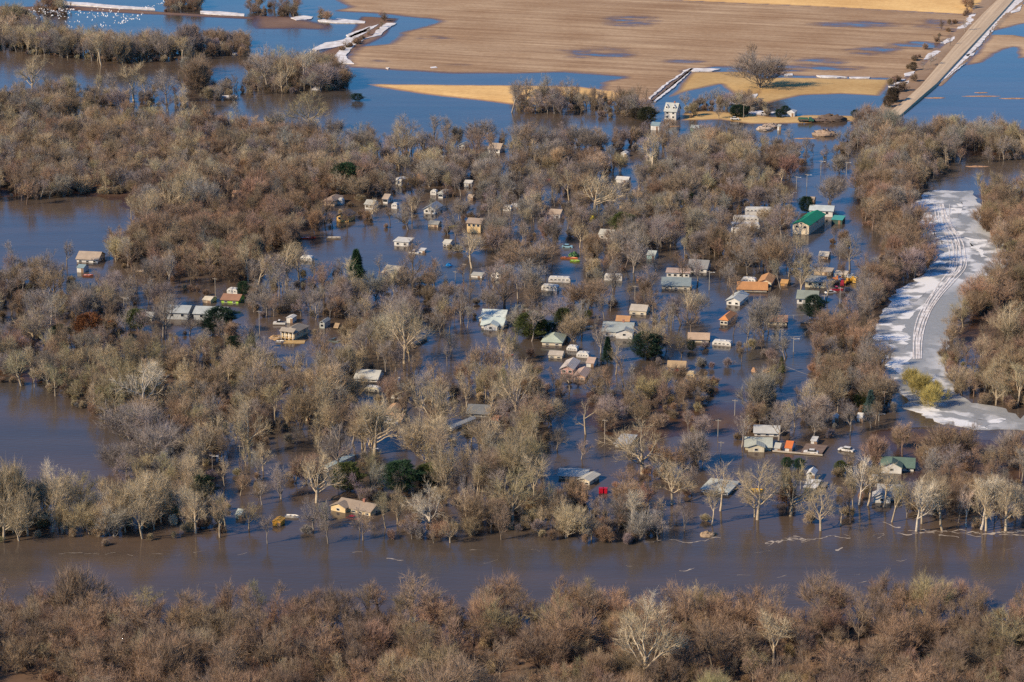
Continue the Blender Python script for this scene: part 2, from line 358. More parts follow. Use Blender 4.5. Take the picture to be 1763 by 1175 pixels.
# drifts of snow
SNOW = [
 [(110,4),(150,6),(200,11),(265,15),(266,18),(200,15),(150,11),(112,8)], [(345,20),(380,21),(421,25),(421,28),(380,27),(345,24)],
 [(500,32),(520,28),(540,30),(535,34),(510,36)], [(547,36),(580,33),(629,38),(628,41),(580,40),(550,38)],
 [(537,86),(560,75),(590,70),(600,64),(640,47),(652,43),(640,52),(612,68),(600,78),(570,84),(545,88)],
 [(568,108),(575,98),(585,88),(600,76),(640,64),(650,52),(665,41),(683,41),(665,52),(655,62),(630,68),(610,80),(595,98),(600,104),(610,111),(585,110)],
 [(538,155),(545,149),(560,147),(562,151),(548,156)], [(595,62),(610,56),(640,46),(630,56),(605,66)],
 [(1176,123),(1190,119),(1240,120),(1226,124),(1196,124)], [(1122,176),(1150,154),(1184,125),(1190,124),(1160,152),(1130,176)], [(1119,172),(1150,146),(1182,124),(1179,123),(1140,150),(1116,170)],
 [(1258,171),(1272,170),(1270,175),(1256,175)], [(1250,178),(1280,176),(1278,180),(1250,181)], [(1287,193),(1310,192),(1328,195),(1310,198),(1290,197)], [(1290,165),(1305,163),(1300,170),(1288,170)],[(1310,195),(1335,194),(1330,198),(1312,198)],
 [(1405,131),(1440,132),(1458,134),(1440,135),(1412,134)], [(1462,134),(1497,134),(1496,136),(1464,136)], [(1350,129),(1366,128),(1364,131),(1350,131)],
 [(1530,150),(1545,143),(1562,143),(1555,152),(1540,154)], [(1540,138),(1560,138),(1556,140),(1540,140)], [(1556,128),(1575,124),(1572,131),(1558,133)],
 [(1620,75),(1632,68),(1645,64),(1640,72),(1628,76)], [(1663,36),(1668,28),(1680,24),(1676,36),(1668,42)], [(1646,51),(1664,40),(1672,42),(1660,50)], [(1598,93),(1612,88),(1620,90),(1600,103),(1590,104)],
 [(1757,-10),(1775,-10),(1740,20),(1712,48),(1690,76),(1660,106),(1635,130),(1612,150),(1602,149),(1620,130),(1648,104),(1676,74),(1704,44),(1730,18)],
 [(1630,136),(1650,118),(1663,110),(1648,122),(1632,135)], [(1664,96),(1680,92),(1676,97),(1664,98)], [(1740,22),(1760,10),(1756,20),(1742,24)], [(1704,54),(1712,53),(1710,56),(1704,57)],
 [(1494,210),(1505,205),(1508,210),(1496,214)], [(1503,222),(1512,214),(1520,210),(1512,220)], [(1545,145),(1565,140),(1560,148)],
 [(378,166),(410,165),(408,168),(380,168)], [(400,91),(414,92),(410,95),(400,94)],
 [(740,117),(750,116),(753,118),(742,119)], [(664,118),(670,118),(668,120)],
]
SN = sheet(SNOW, -0.2, 0.5, 0.9, 0.8, 5)
tag(SN.build('snow', M_SNOW), 'strips of old snow along the hedges and road verge', 'snow', kind='stuff')

# frozen backwater
def ice():
    m, n, b = newmat('rotten_ice'); geo = N(n, 'ShaderNodeNewGeometry')
    mp = N(n, 'ShaderNodeMapping'); mp.inputs['Scale'].default_value = (0.10, 0.085, 0); mp.inputs['Rotation'].default_value = (0, 0, R(15)); n.links.new(geo.outputs['Position'], mp.inputs[0])
    f, _ = noise_fac(n, 1.0, 6, mp.outputs[0], 0.46, 0.54)
    mp2 = N(n, 'ShaderNodeMapping'); mp2.inputs['Scale'].default_value = (0.02, 0.014, 0); n.links.new(geo.outputs['Position'], mp2.inputs[0])
    f2, _ = noise_fac(n, 1.0, 4, mp2.outputs[0], 0.42, 0.60)
    f3, _ = noise_fac(n, 0.6, 5, geo.outputs['Position'], 0.3, 0.7)
    c = mixc(n, f, (0.72, 0.72, 0.70), (0.26, 0.265, 0.255)); c = mixc(n, f2, c, (0.30, 0.305, 0.29)); c = mixc(n, f3, c, (0.85, 0.85, 0.85), 'MULTIPLY')
    n.links.new(c, b.inputs['Base Color']); b.inputs['Roughness'].default_value = 0.5
    poly = [(1607,328),(1594,338),(1570,354),(1571,367),(1594,397),(1602,418),(1624,433),(1601,461),(1584,479),(1543,502),(1530,525),(1517,545),(1512,571),(1507,600),(1520,623),(1533,654),(1555,680),(1558,703),(1594,715),(1620,730),(1678,738),(1763,742),(1880,735),(1880,715),(1763,718),(1755,723),(1732,705),(1678,695),(1650,680),(1638,660),(1632,641),(1630,605),(1630,580),(1636,560),(1640,545),(1680,512),(1722,478),(1738,443),(1722,410),(1690,388),(1690,354),(1672,330)]
    s = sheet([poly], -0.1, 0.10, 2.5, 2.5, 9)
    tag(s.build('ice', m), 'frozen backwater with grey and white rotting ice', None, kind='structure')
    # snow crust at the rims, tyre tracks along the middle
    crust = [[(1607,328),(1594,338),(1572,354),(1573,365),(1594,395),(1604,415),(1622,420),(1610,395),(1600,370),(1604,350)],
             [(1648,405),(1672,415),(1690,440),(1700,443),(1696,420),(1665,398),(1650,392)], [(1584,480),(1612,458),(1640,445),(1640,470),(1610,500),(1575,520),(1540,530),(1530,525),(1545,505)],
             [(1514,560),(1560,560),(1558,590),(1570,610),(1560,640),(1540,655),(1525,625),(1510,600)], [(1570,705),(1600,700),(1640,712),(1700,722),(1750,728),(1700,738),(1640,733),(1600,722)],
             [(1652,345),(1660,350),(1650,372),(1640,380),(1636,370)], [(1560,535),(1590,520),(1600,525),(1570,550),(1550,550)]]
    m2, n2, b2 = newmat('snow_crust'); g2 = N(n2, 'ShaderNodeNewGeometry'); mp3 = N(n2, 'ShaderNodeMapping'); mp3.inputs['Scale'].default_value = (0.09, 0.10, 0); n2.links.new(g2.outputs['Position'], mp3.inputs[0])
    ff, _ = noise_fac(n2, 1.0, 6, mp3.outputs[0], 0.47, 0.55); n2.links.new(mixc(n2, ff, (0.72, 0.72, 0.70), (0.27, 0.28, 0.28)), b2.inputs['Base Color']); b2.inputs['Roughness'].default_value = 0.7
    s = sheet(crust, 0.05, 0.16, 5.0, 2.0, 21)
    tag(s.build('snow', m2), 'patchy white snow crust lying on the grey river ice', 'snow', kind='stuff')
    mb = MB(); base = [(1618,352),(1622,375),(1632,395),(1645,415),(1650,440),(1648,462),(1630,485),(1612,508),(1596,535),(1586,560),(1579,590),(1578,625)]
    for ti, (off, wd, jx) in enumerate(((-13,.5,3),(-9,.6,0),(-6,.35,2),(-1,.6,1),(2,.5,0),(6,.7,0),(9,.35,-2),(13,.5,-3),(4,.3,5))):
        pts = []
        for i, (px, py) in enumerate(base):
            spread = 1.0 if i < 6 else max(.45, 1-.1*(i-5))
            pts.append(G(px+off*spread+(jx*(3-i) if i < 3 else 0)+2*math.sin(i*1.3+off), py))
        fine = []
        for i in range(len(pts)-1):
            for k in range(6):
                t = k/6; p = pts[i].lerp(pts[i+1], t)
                if 0 < i < len(pts)-2:
                    p = 0.5*((2*pts[i])+(-pts[i-1]+pts[i+1])*t+(2*pts[i-1]-5*pts[i]+4*pts[i+1]-pts[i+2])*t*t+(-pts[i-1]+3*pts[i]-3*pts[i+1]+pts[i+2])*t**3)
                fine.append(p)
        vs, fs = [], []
        for p in fine: vs += [(p.x-wd*.42, p.y, 0.19+ti*.006), (p.x+wd*.42, p.y, 0.19+ti*.006)]
        for i in range(len(fine)-1): fs.append((2*i, 2*i+1, 2*i+3, 2*i+2))
        mb.add(vs, [f[::-1] for f in fs])
    tag(mb.build('snow', M_SNOW), 'white tyre and sled tracks curving along the frozen backwater', 'snow', kind='stuff')
ice()

# foam on the river
def foam():
    mb = MB()
    def line(pts, wd, gap=0.25, z=0.03):
        P = [G(*p) for p in pts]; out = []
        for i in range(len(P)-1):
            L = (P[i+1]-P[i]).length; n = max(2, int(L/0.8))
            for k in range(n): out.append(P[i].lerp(P[i+1], k/n))
        vs = []; on = True; run = []
        for k, p in enumerate(out):
            q = Vector((p.x, p.y + (fbm(np.array([k/5.0]), np.array([wd*37+p.y/20]))[0]-.5)*7, z)); ww = wd*.55*(0.15+1.1*abs(rnd.gauss(0.5, .5)))
            if rnd.random() < gap*0.15: on = not on
            if on: run.append((q, ww))
            else:
                if len(run) > 2: vs.append(run)
                run = []
        if len(run) > 2: vs.append(run)
        for r_ in vs:
            n = len(r_); mb.add([(q.x, q.y+s*ww, z) for q, ww in r_ for s in (-1, 1)], [(2*i+2, 2*i+3, 2*i+1, 2*i) for i in range(n-1)])
    main = [(1318,934),(1345,929),(1400,929),(1440,923),(1500,924),(1545,920),(1600,915),(1650,916),(1690,920),(1740,918),(1790,914)]
    for dy_, w_, g_ in ((0, .8, .35), (.7, .5, .7), (-.8, .35, .9), (1.6, .3, 1.2), (-2.2, .3, 1.6)): line([(x+rnd.uniform(-4, 4), y+dy_+rnd.uniform(-.6, .6)) for x, y in main], w_, g_)
    line([(1545,920),(1620,919),(1660,925),(1700,922),(1763,917),(1800,910)], .45, .2)
    line([(1378,929),(1400,930)], .5, 0); line([(1438,947),(1460,942),(1500,948)], .6, .3); line([(1505,905),(1540,902),(1570,910),(1600,912)], .9, .3); line([(1520,900),(1555,908)], .8, .3)
    line([(100,957),(160,956),(220,953),(300,957),(370,956),(430,952)], .12, 2.0)
    for _ in range(60):
        x, y = rnd.uniform(-60, 1800), rnd.uniform(940, 1005); L = rnd.uniform(6, 45)
        line([(x, y), (x+L, y+rnd.uniform(-2, 2))], rnd.uniform(.05, .2), 2.2)
    line([(665,965),(700,962)], .3, .2); line([(1110,935),(1180,932),(1260,925),(1310,918)], .3, .4); line([(1170,985),(1200,978)], .5, .2)
    m, n, b = newmat('river_foam'); b.inputs['Base Color'].default_value = (0.40, 0.34, 0.27, 1); b.inputs['Roughness'].default_value = 0.8
    tag(mb.build('river_foam', m), 'pale lines of foam drifting down the brown river', 'foam', kind='stuff')
foam()

# ------------------------------------------------------------------ BUILDINGS
WHITE, CREAM, TANW, GREYW = (0.68, 0.66, 0.60), (0.64, 0.56, 0.41), (0.55, 0.42, 0.28), (0.50, 0.50, 0.47)
GREY, LGREY, DGREY, BROWN, TANR, ORANGE, GREEN, TEAL, BLUEG, WHR = (0.27,0.27,0.24), (0.46,0.45,0.38), (0.13,0.135,0.14), (0.25,0.17,0.11), (0.42,0.33,0.24), (0.52,0.20,0.06), (0.02,0.20,0.11), (0.10,0.30,0.32), (0.22,0.31,0.33), (0.60,0.59,0.54)
SOLIDS = []         # footprints in pixels: xl, xr, yb, height px (to keep trees from covering them)
LAND = []           # landmarks for tree labels
def window(root, x, z, w_, h_, face, off):
    """face 'f' front (-y side at y=off), 'r' right (+x side at x=off)"""
    a, b = MB(), MB()
    if face == 'f':
        a.box(x-w_/2, x+w_/2, off-0.06, off-0.002, z-h_/2, z+h_/2); b.box(x-w_/2+.12, x+w_/2-.12, off-0.09, off-0.061, z-h_/2+.12, z+h_/2-.12)
    elif face == 'r':
        a.box(off+0.002, off+0.06, x-w_/2, x+w_/2, z-h_/2, z+h_/2); b.box(off+0.061, off+0.09, x-w_/2+.12, x+w_/2-.12, z-h_/2+.12, z+h_/2-.12)
    else:
        a.box(off-0.06, off-0.002, x-w_/2, x+w_/2, z-h_/2, z+h_/2); b.box(off-0.09, off-0.061, x-w_/2+.12, x+w_/2-.12, z-h_/2+.12, z+h_/2-.12)
    f = a.build('window', paint(WHITE), root); b.build('pane', glass(), f)
def shell(root, x0, x1, y0, y1, wh, roof, ridge, pitch, wallm, roofm, over=0.45, name=('wall', 'roof'), zb=-1.2):
    """walls with gables + roof of thickness, in the root's space"""
    w_, d_ = x1-x0, y1-y0; cx, cy = (x0+x1)/2, (y0+y1)/2; th = 0.14; tp = math.tan(pitch)
    mb = MB()
    if roof == 'gable':
        span = d_ if ridge == 'x' else w_; rh = span/2*tp
        if ridge == 'x': mb.prism([(y0, zb), (y1, zb), (y1, wh), (cy, wh+rh), (y0, wh)], x0, x1, 'x')
        else: mb.prism([(x0, zb), (x1, zb), (x1, wh), (cx, wh+rh), (x0, wh)], y0, y1, 'y')
        a, b, c = (y0, y1, cy) if ridge == 'x' else (x0, x1, cx)
        e = over; lo = wh - e*tp + 0.03; hi = wh+rh+0.03
        prof = [(a-e, lo), (c, hi), (b+e, lo), (b+e, lo+th), (c, hi+th), (a-e, lo+th)]
        rb = MB(); rb.prism(prof, (x0 if ridge == 'x' else y0)-e, (x1 if ridge == 'x' else y1)+e, ridge)
    elif roof == 'hip':
        mb.box(x0, x1, y0, y1, zb, wh); e = over; X0, X1, Y0, Y1 = x0-e, x1+e, y0-e, y1+e
        z = wh+0.01; rb = MB()
        if w_ >= d_: hs = (Y1-Y0)/2; r1, r2 = (X0+hs*.95, cy), (X1-hs*.95, cy)
        else: hs = (X1-X0)/2; r1, r2 = (cx, Y0+hs*.95), (cx, Y1-hs*.95)
        rh = hs*tp
        v = [(X0,Y0,z),(X1,Y0,z),(X1,Y1,z),(X0,Y1,z),(X0,Y0,z+th),(X1,Y0,z+th),(X1,Y1,z+th),(X0,Y1,z+th),(*r1,z+th+rh),(*r2,z+th+rh)]
        f = [(3,2,1,0),(0,1,5,4),(1,2,6,5),(2,3,7,6),(3,0,4,7)]
        f += [(4,5,9,8),(5,6,9),(6,7,8,9),(7,4,8)] if w_ >= d_ else [(4,5,8),(5,6,9,8),(6,7,9),(7,4,8,9)]
        rb.add(v, f)
    else:
        mb.box(x0, x1, y0, y1, zb, wh); rb = MB()
        rb.add([(x0-over, y0-over, wh-.1), (x1+over, y0-over, wh-.1), (x1+over, y1+over, wh+.25), (x0-over, y1+over, wh+.25),
                (x0-over, y0-over, wh+.02), (x1+over, y0-over, wh+.02), (x1+over, y1+over, wh+.37), (x0-over, y1+over, wh+.37)], [(3,2,1,0),(4,5,6,7),(0,1,5,4),(1,2,6,5),(2,3,7,6),(3,0,4,7)])
        rb.v = [(x, y, z+0.11) for x, y, z in rb.v]
    wl = mb.build(name[0], wallm, root); rf = rb.build(name[1], roofm, root)
    return wl, rf
def place(xl, xr, yb, d, yaw):
    s = scale_at(yb); W = (xr-xl)/s; a = abs(yaw)
    w_ = max(1.5, (W - d*math.sin(a))/math.cos(a))
    p = G((xl+xr)/2, yb); ext = (w_*math.sin(a)+d*math.cos(a))/2
    return Vector((p.x*(p.y+ext)/p.y, p.y+ext, 0)), w_
def house(label, short, xl, xr, yb, wh, roof, ridge, wall, roofc, d=8.0, pitch=22, yaw=-18, win=3, cat='house', name='house', wing=None, chim=False, group=None, over=0.45, side=1, door=False, sink=0):
    wh = max(.85, wh*.72) if wh < 4.4 else wh*.9; win = max(1, win-1) if win > 2 else win; d *= 1.12; yaw = R(yaw); loc, w_ = place(xl, xr, yb, d, yaw)
    root = empty(name, loc, yaw, label, cat, group)
    s = scale_at(yb); SOLIDS.append((xl, xr, yb, (wh+2)*s)); LAND.append(((xl+xr)/2, yb, short))
    wm, rm = paint(wall), roofmat(roofc)
    x0, x1, y0, y1 = -w_/2, w_/2, -d/2, d/2
    wl, rf = shell(root, x0, x1, y0, y1, wh, roof, ridge, R(pitch), wm, rm, over)
    if wing:    # (fraction along x of centre, width, depth, height, roofcolour or None)
        fx, ww, wd, whh, rc = wing; cx = x0+fx*w_
        shell(root, cx-ww/2, cx+ww/2, y0-wd, y0-0.01 if roof != 'gable' else y0+1.5, whh, 'gable', 'y', R(pitch), wm, roofmat(rc or roofc), over*0.8, ('wing_wall', 'wing_roof'))
        window(root, cx, max(.5, whh-0.8), min(1.2, ww*.4), .9, 'f', y0-wd)
    zw = max(0.45, wh-0.95); hw = min(1.1, wh*0.55)
    for i in range(win):
        x = x0 + w_*(i+0.5)/win
        if wing and abs(x-(x0+wing[0]*w_)) < wing[1]/2+.7: continue
        window(root, x, zw, 1.25, hw, 'f', y0)
    if wh > 4.4:
        for i in range(win): window(root, x0+w_*(i+0.5)/win, 1.4, 1.2, 1.1, 'f', y0)
    if roof == 'gable' and ridge == 'y' and wh > 2.0: window(root, 0, wh+w_/2*math.tan(R(pitch))*.35, .9, .8, 'f', y0)
    for i in range(side): window(root, y0+d*(i+.5)/side, zw, 1.1, hw, 'r', x1)
    if door:
        db = MB(); db.box(x0+w_*.62, x0+w_*.62+1.0, y0-.07, y0-.003, -.5, min(1.9, wh-.2)); db.build('door', paint((.25,.16,.1)), root)
    if chim:
        top = wh + (d if ridge == 'x' or roof == 'hip' else w_)/2*math.tan(R(pitch))
        cb = MB(); cb.box(w_*.12, w_*.12+.7, -.3, .4, wh, top+.9); cb.box(w_*.12-.06, w_*.12+.76, -.36, .46, top+.91, top+1.02); cb.build('chimney', paint((.35,.16,.11)), rf)
    return root, w_
def shed(label, short, xl, xr, yb, wh, wall, roofc, roof='gable', ridge='y', d=3.5, pitch=24, yaw=-18, cat='shed', win=0, name='shed', group=None):
    return house(label, short, xl, xr, yb, wh, roof, ridge, wall, roofc, d, pitch, yaw, win, cat, name, over=.2, side=0, door=(win == 0), group=group)
def trailer(label, short, xl, xr, yb, wh, wall=WHITE, roofc=WHR, d=2.6, yaw=-18, name='camper_trailer', cat='camper', group='campers and trailers standing in the flood', wins=4):
    yaw = R(yaw); loc, w_ = place(xl, xr, yb, d, yaw); root = empty(name, loc, yaw, label, cat, group)
    SOLIDS.append((xl, xr, yb, (wh+1)*scale_at(yb))); LAND.append(((xl+xr)/2, yb, short))
    c = .35; prof = [(-w_/2, -.8), (w_/2, -.8), (w_/2, wh-c*1.6), (w_/2-c, wh-.1), (w_/2-2*c, wh), (-w_/2+2*c, wh), (-w_/2+c, wh-.15), (-w_/2, wh-c*2)]
    b = MB(); b.prism([p for p in prof], -d/2, d/2, 'y'); b.build('body', paint(wall, .4), root)
    t = MB(); t.box(-w_/2+2*c, w_/2-2*c, -d/2+.12, d/2-.12, wh+.003, wh+.06)
    for k in range(2): t.box(-w_*.2+k*w_*.3, -w_*.2+k*w_*.3+.7, -.35, .35, wh+.061, wh+.26)
    t.build('roof', paint(roofc, .6), root)
    for i in range(wins): window(root, -w_/2+.4+(w_-.8)*(i+.5)/wins, wh-.85 if wh > 1.4 else wh*.5, min(1.0, w_/wins*.6), .55, 'f', -d/2)
    window(root, 0, wh-.8 if wh > 1.4 else wh*.5, 1.2, .5, 'r', w_/2)
    st = MB(); st.box(-w_/2+.1, w_/2-.1, -d/2-.012, -d/2-.001, max(.15, wh-1.45), max(.25, wh-1.3)); st.build('stripe', paint((.25,.2,.18)), root)
    return root
# --- farmstead at the top
r_, w_ = house('tall white farmhouse with steep pale roof and two dormers, by the field track', 'the tall white farmhouse', 1143, 1172, 207, 4.9, 'gable', 'x', WHITE, (.46,.47,.42), 8, 38, -18, 3, chim=True)
for k, x in enumerate((-2.2, 1.6)):
    d1 = MB(); d1.prism([(x-.8, 4.9), (x+.8, 4.9), (x+.8, 6.7), (x, 7.5), (x-.8, 6.7)], -3.4, -1.2, 'y'); dm = d1.build('dormer', paint(WHITE), r_)
    p_ = MB(); p_.box(x-.4, x+.4, -3.43, -3.402, 5.7, 6.6); p_.build('pane', glass(), dm)
shed('small white shed with teal side wall, left below the tall farmhouse', 'the white farm shed', 1120, 1140, 225, 3.2, WHITE, BLUEG, 'gable', 'x', 5)
shed('low green quonset shed with pale curved roof, right of the farmhouse', 'the green farm shed', 1188, 1212, 227, 2.2, (.20,.34,.22), (.45,.52,.48), 'gable', 'x', 5, 18)
shed('little white hip-roofed cottage beside the deep blue pond', 'the white pond cottage', 1354, 1373, 202, 3.0, WHITE, WHR, 'hip', 'x', 6)
shed('upright white tank shed standing alone in the farmyard flood', 'the white tank shed', 1338, 1345, 225, 3.0, WHITE, LGREY, 'flat', 'x', 2)
house('small white cabin with grey gable roof, far left of the upper houses', 'the small upper cabin', 790, 808, 258, 2.6, 'gable', 'y', WHITE, LGREY, 6, 25, win=2)
house('white house with tan-grey gable roof among the upper trees', 'the upper white house', 841, 869, 264, 2.8, 'gable', 'x', WHITE, TANR, 7, 26, win=3)
shed('dark blue open carport left of the upper white house', 'the dark blue carport', 826, 840, 263, 2.2, (.03,.06,.10), DGREY, 'flat', 'x', 5)
shed('long low white shed at the edge of the upper wood', 'the long low upper shed', 757, 769, 278, 1.4, WHITE, LGREY, 'gable', 'x', 4)
shed('small white gable shed among grey upper crowns', 'the small upper gable shed', 1069, 1082, 271, 2.4, WHITE, WHR)
house('white house half hidden behind the forked tree near the top', 'the half hidden upper house', 1112, 1133, 278, 2.6, 'gable', 'x', WHITE, LGREY, 6, 22)
trailer('narrow white trailer lying in the upper trees', 'the narrow upper trailer', 1015, 1033, 277, 1.5)
# --- left
house('white house with brown gable roof standing alone by the left lagoon', 'the brown-roofed lagoon house', 135, 179, 453, 1.9, 'gable', 'x', WHITE, TANR, 8, 24, -10, 4)
shed('white shed with blue-grey roof in front of the lagoon house', 'the blue-grey lagoon shed', 134, 152, 470, 2.6, WHITE, BLUEG, 'gable', 'x', 4, 20)
house('low house with rust-brown roof and lime green end wall', 'the lime green house', 383, 420, 523, 1.7, 'gable', 'x', (.38,.62,.08), (.32,.17,.10), 7, 18, -12, 2)
trailer('white trailer behind the lime green house', 'the trailer behind the lime house', 391, 413, 508, 2.2, wins=3)
shed('tan shed with cream roof left of the lime green house', 'the tan shed', 350, 372, 523, 1.6, TANW, CREAM, 'gable', 'x', 5, 14)
house('long grey metal barn with pale roof, left of two in line', 'the left grey barn', 290, 333, 551, 3.6, 'gable', 'x', (.42,.44,.43), (.40,.43,.41), 9, 16, -8, 2, 'barn', 'metal_barn')
house('long grey metal barn with pale roof, right of two beside the spruces', 'the right grey barn', 336, 396, 553, 3.4, 'gable', 'x', (.42,.44,.43), (.43,.46,.43), 9, 16, -8, 3, 'barn', 'metal_barn')
house('small grey shed house left of the long barns', 'the small grey shed house', 237, 267, 553, 2.0, 'gable', 'x', (.45,.43,.36), (.36,.36,.32), 5, 22, -8, 2)
# --- centre left upper
house('tan house with brown hip roof, left of the yellow gable house', 'the tan hip-roofed house', 560, 590, 355, 3.0, 'hip', 'x', TANW, (.34,.25,.18), 9, 24, win=3)
trailer('white camper parked between the tan house and the yellow gable house', 'the white camper by the tan house', 581, 593, 353, 2.6, wins=2)
house('yellow wooden house with dark gable roof facing the lagoon', 'the yellow gable house', 580, 611, 383, 3.4, 'gable', 'y', (.74,.46,.15), (.14,.11,.09), 7, 28, win=3)
house('white house with pale roof right of the yellow gable house', 'the pale house right of the yellow one', 629, 651, 361, 3.0, 'gable', 'x', WHITE, LGREY, 6, 20)
house('tan-roofed white house in the upper village, second right of the yellow one', 'the tan-roofed upper house', 660, 676, 351, 3.0, 'gable', 'x', WHITE, TANR, 6, 22)
trailer('white camper parked below the tan-roofed upper house', 'the camper below the tan roof', 674, 687, 360, 2.3, wins=2)
trailer('long white mobile home set at an angle in the upper trees', 'the angled mobile home', 681, 708, 321, 3.2, d=4.5, yaw=38, name='mobile_home', cat='mobile home')
shed('small orange box shed right of the angled mobile home', 'the orange box shed', 719, 729, 309, 2.4, (.62,.30,.07), (.55,.28,.08), 'flat', 'x', 2.5)
shed('white shed in grey crowns at the upper middle', 'the white shed in grey crowns', 799, 817, 323, 2.4, WHITE, WHR, 'gable', 'x', 4)
house('white house with pale hip roof behind grey trees in the upper middle', 'the pale hip-roofed upper house', 755, 772, 342, 3.0, 'hip', 'x', WHITE, LGREY, 7)
trailer('white trailer left of the pale hip-roofed upper house', 'the trailer by the pale hip roof', 741, 754, 336, 2.0, wins=2)
house('white gable house with blue-grey roof in the upper middle', 'the blue-grey-roofed white house', 730, 761, 369, 2.8, 'gable', 'y', WHITE, (.30,.33,.35), 8, 30, win=3)
shed('small white round-topped gable shed alone in the upper middle', 'the round-topped white shed', 795, 802, 364, 3.4, WHITE, WHITE, 'gable', 'y', 3, 40)
trailer('short white trailer with dark doorway right of the round-topped shed', 'the short white trailer', 866, 883, 364, 2.2, wins=2)
shed('low tan shed behind the round-topped white shed', 'the low tan upper shed', 805, 819, 346, 1.8, TANW, TANR, 'gable', 'x', 4)
r_, w_ = house('two-storey cream house with brown porch roofs in the upper middle', 'the cream two-storey house', 804, 836, 402, 4.6, 'gable', 'x', (.66,.48,.25), (.34,.26,.19), 6, 22, win=4)
shed('long low grey shed left of the cream two-storey house', 'the low grey shed', 737, 760, 392, 1.6, TANW, GREY, 'gable', 'x', 4)
house('white house with flat cream roof on the north edge of the lagoon', 'the flat cream-roofed house', 679, 711, 425, 2.6, 'flat', 'x', WHITE, (.62,.60,.52), 5, win=3)
shed('low white shed with cream roof right of the lagoon', 'the cream-roofed shed', 763, 782, 425, 2.0, WHITE, (.60,.57,.46), 'gable', 'x', 5, 14, win=2)
shed('white box trailer floating at the right end of the lagoon', 'the white box trailer', 722, 734, 436, 1.4, WHITE, WHR, 'flat', 'x', 2.2)
shed('long pale shed right of the cream-roofed shed', 'the long pale shed', 803, 820, 423, 1.3, WHITE, WHR, 'gable', 'x', 4)
trailer('white camper trailer afloat in the lagoon left of the tall spruce', 'the camper in the lagoon', 517, 541, 450, 1.7, wins=4)
house('cream house with layered grey-tan roofs right of the tall spruce', 'the cream house by the tall spruce', 659, 700, 478, 2.0, 'gable', 'x', (.66,.58,.40), (.42,.38,.30), 9, 20, -25, 4, wing=(.75, 5, 3, 1.8, None))
shed('low flat metal canopy at the foot of the cream house', 'the metal canopy', 684, 705, 488, .9, LGREY, (.45,.47,.43), 'flat', 'x', 5)
house('white house with dark grey gable roof standing in open water', 'the grey-roofed white house', 845, 884, 480, 2.6, 'gable', 'y', WHITE, (.20,.22,.22), 11, 24, -24, 3, chim=True)
shed('low white dock shed left of the grey-roofed house', 'the low dock shed', 811, 834, 479, .9, WHITE, LGREY, 'flat', 'x', 3)
trailer('low white trailer with dark stripes in the middle flood', 'the striped low trailer', 622, 642, 506, 1.0, wins=3)
# --- campers in the middle
trailer('white camper with curved roof, upper of the pair beside the reeds', 'the upper middle camper', 944, 983, 487, 1.9, yaw=-8, wins=5)
trailer('white camper with square windows, lower of the pair in open water', 'the lower middle camper', 932, 963, 502, 2.1, wins=4)
trailer('white mobile home standing right of the camper pair', 'the middle mobile home', 1040, 1072, 484, 2.3, yaw=-8, name='mobile_home', cat='mobile home', wins=5)
shed('small orange floating shed right of the middle mobile home', 'the orange floating shed', 1095, 1105, 485, 1.2, (.62,.32,.16), (.55,.3,.18), 'flat', 'x', 2)
house('long low house with teal-grey roof and cream wall, middle right', 'the teal-grey-roofed house', 1138, 1191, 499, 2.0, 'gable', 'x', CREAM, (.22,.27,.27), 10, 18, -6, 4)
house('long white building with rust roof behind the teal-grey roof', 'the long rust-topped building', 1147, 1189, 478, 2.4, 'flat', 'x', WHITE, (.48,.36,.28), 5, yaw=-8, win=5)
house('white house with dark grey gable roof behind the long rust-topped building', 'the dark-roofed white house', 1183, 1225, 470, 2.4, 'gable', 'x', WHITE, (.27,.27,.25), 9, 22, -14, 3)
# --- right upper
trailer('long white mobile home, uppermost of the stacked row', 'the top long mobile home', 1282, 1331, 371, 2.8, d=4, yaw=-4, name='mobile_home', cat='mobile home', group='row of long mobile homes', wins=7)
trailer('long white mobile home, middle of the stacked row', 'the middle long mobile home', 1262, 1306, 384, 2.4, d=4, yaw=-4, name='mobile_home', cat='mobile home', group='row of long mobile homes', wins=6)
trailer('long white mobile home, lower right of the stacked row', 'the lower long mobile home', 1258, 1308, 394, 1.9, d=4, yaw=-4, name='mobile_home', cat='mobile home', group='row of long mobile homes', wins=6)
trailer('short white mobile home, lowest of the stacked row', 'the lowest mobile home', 1258, 1286, 402, 1.7, d=4, yaw=-4, name='mobile_home', cat='mobile home', group='row of long mobile homes', wins=4)
shed('orange round-topped shed left of the top mobile home', 'the orange round shed', 1267, 1276, 368, 3.0, (.70,.28,.05), (.70,.28,.05), 'gable', 'y', 2.5, 40)
house('large hall with bright green metal gable roof and cream front', 'the green-roofed hall', 1360, 1424, 405, 4.6, 'gable', 'y', (.72,.60,.42), (.0,.22,.11), 20, 22, -24, 3, 'hall', 'village_hall', chim=False)
shed('flat teal canopy attached beside the green-roofed hall', 'the teal canopy', 1430, 1456, 387, 2.6, (.05,.10,.08), (.06,.34,.30), 'flat', 'x', 6)
house('white house with pale blue-grey roof behind the green-roofed hall', 'the white house behind the hall', 1392, 1438, 374, 3.6, 'gable', 'x', WHITE, (.50,.55,.52), 8, 16, -12, 3)
shed('small cream shed in the trees left above the hall', 'the cream shed above the hall', 1392, 1405, 352, 2.4, CREAM, TANR, 'gable', 'x', 4)
house('cream house with orange roof sunk to its eaves, left of two', 'the long orange-roofed house', 1268, 1322, 503, 1.1, 'gable', 'x', CREAM, (.50,.24,.09), 8, 22, -6, 4)
house('cream house with orange gable roof, right behind the long orange roof', 'the orange gable house', 1304, 1336, 493, 2.0, 'gable', 'y', CREAM, (.50,.26,.11), 9, 24, -14, 2)
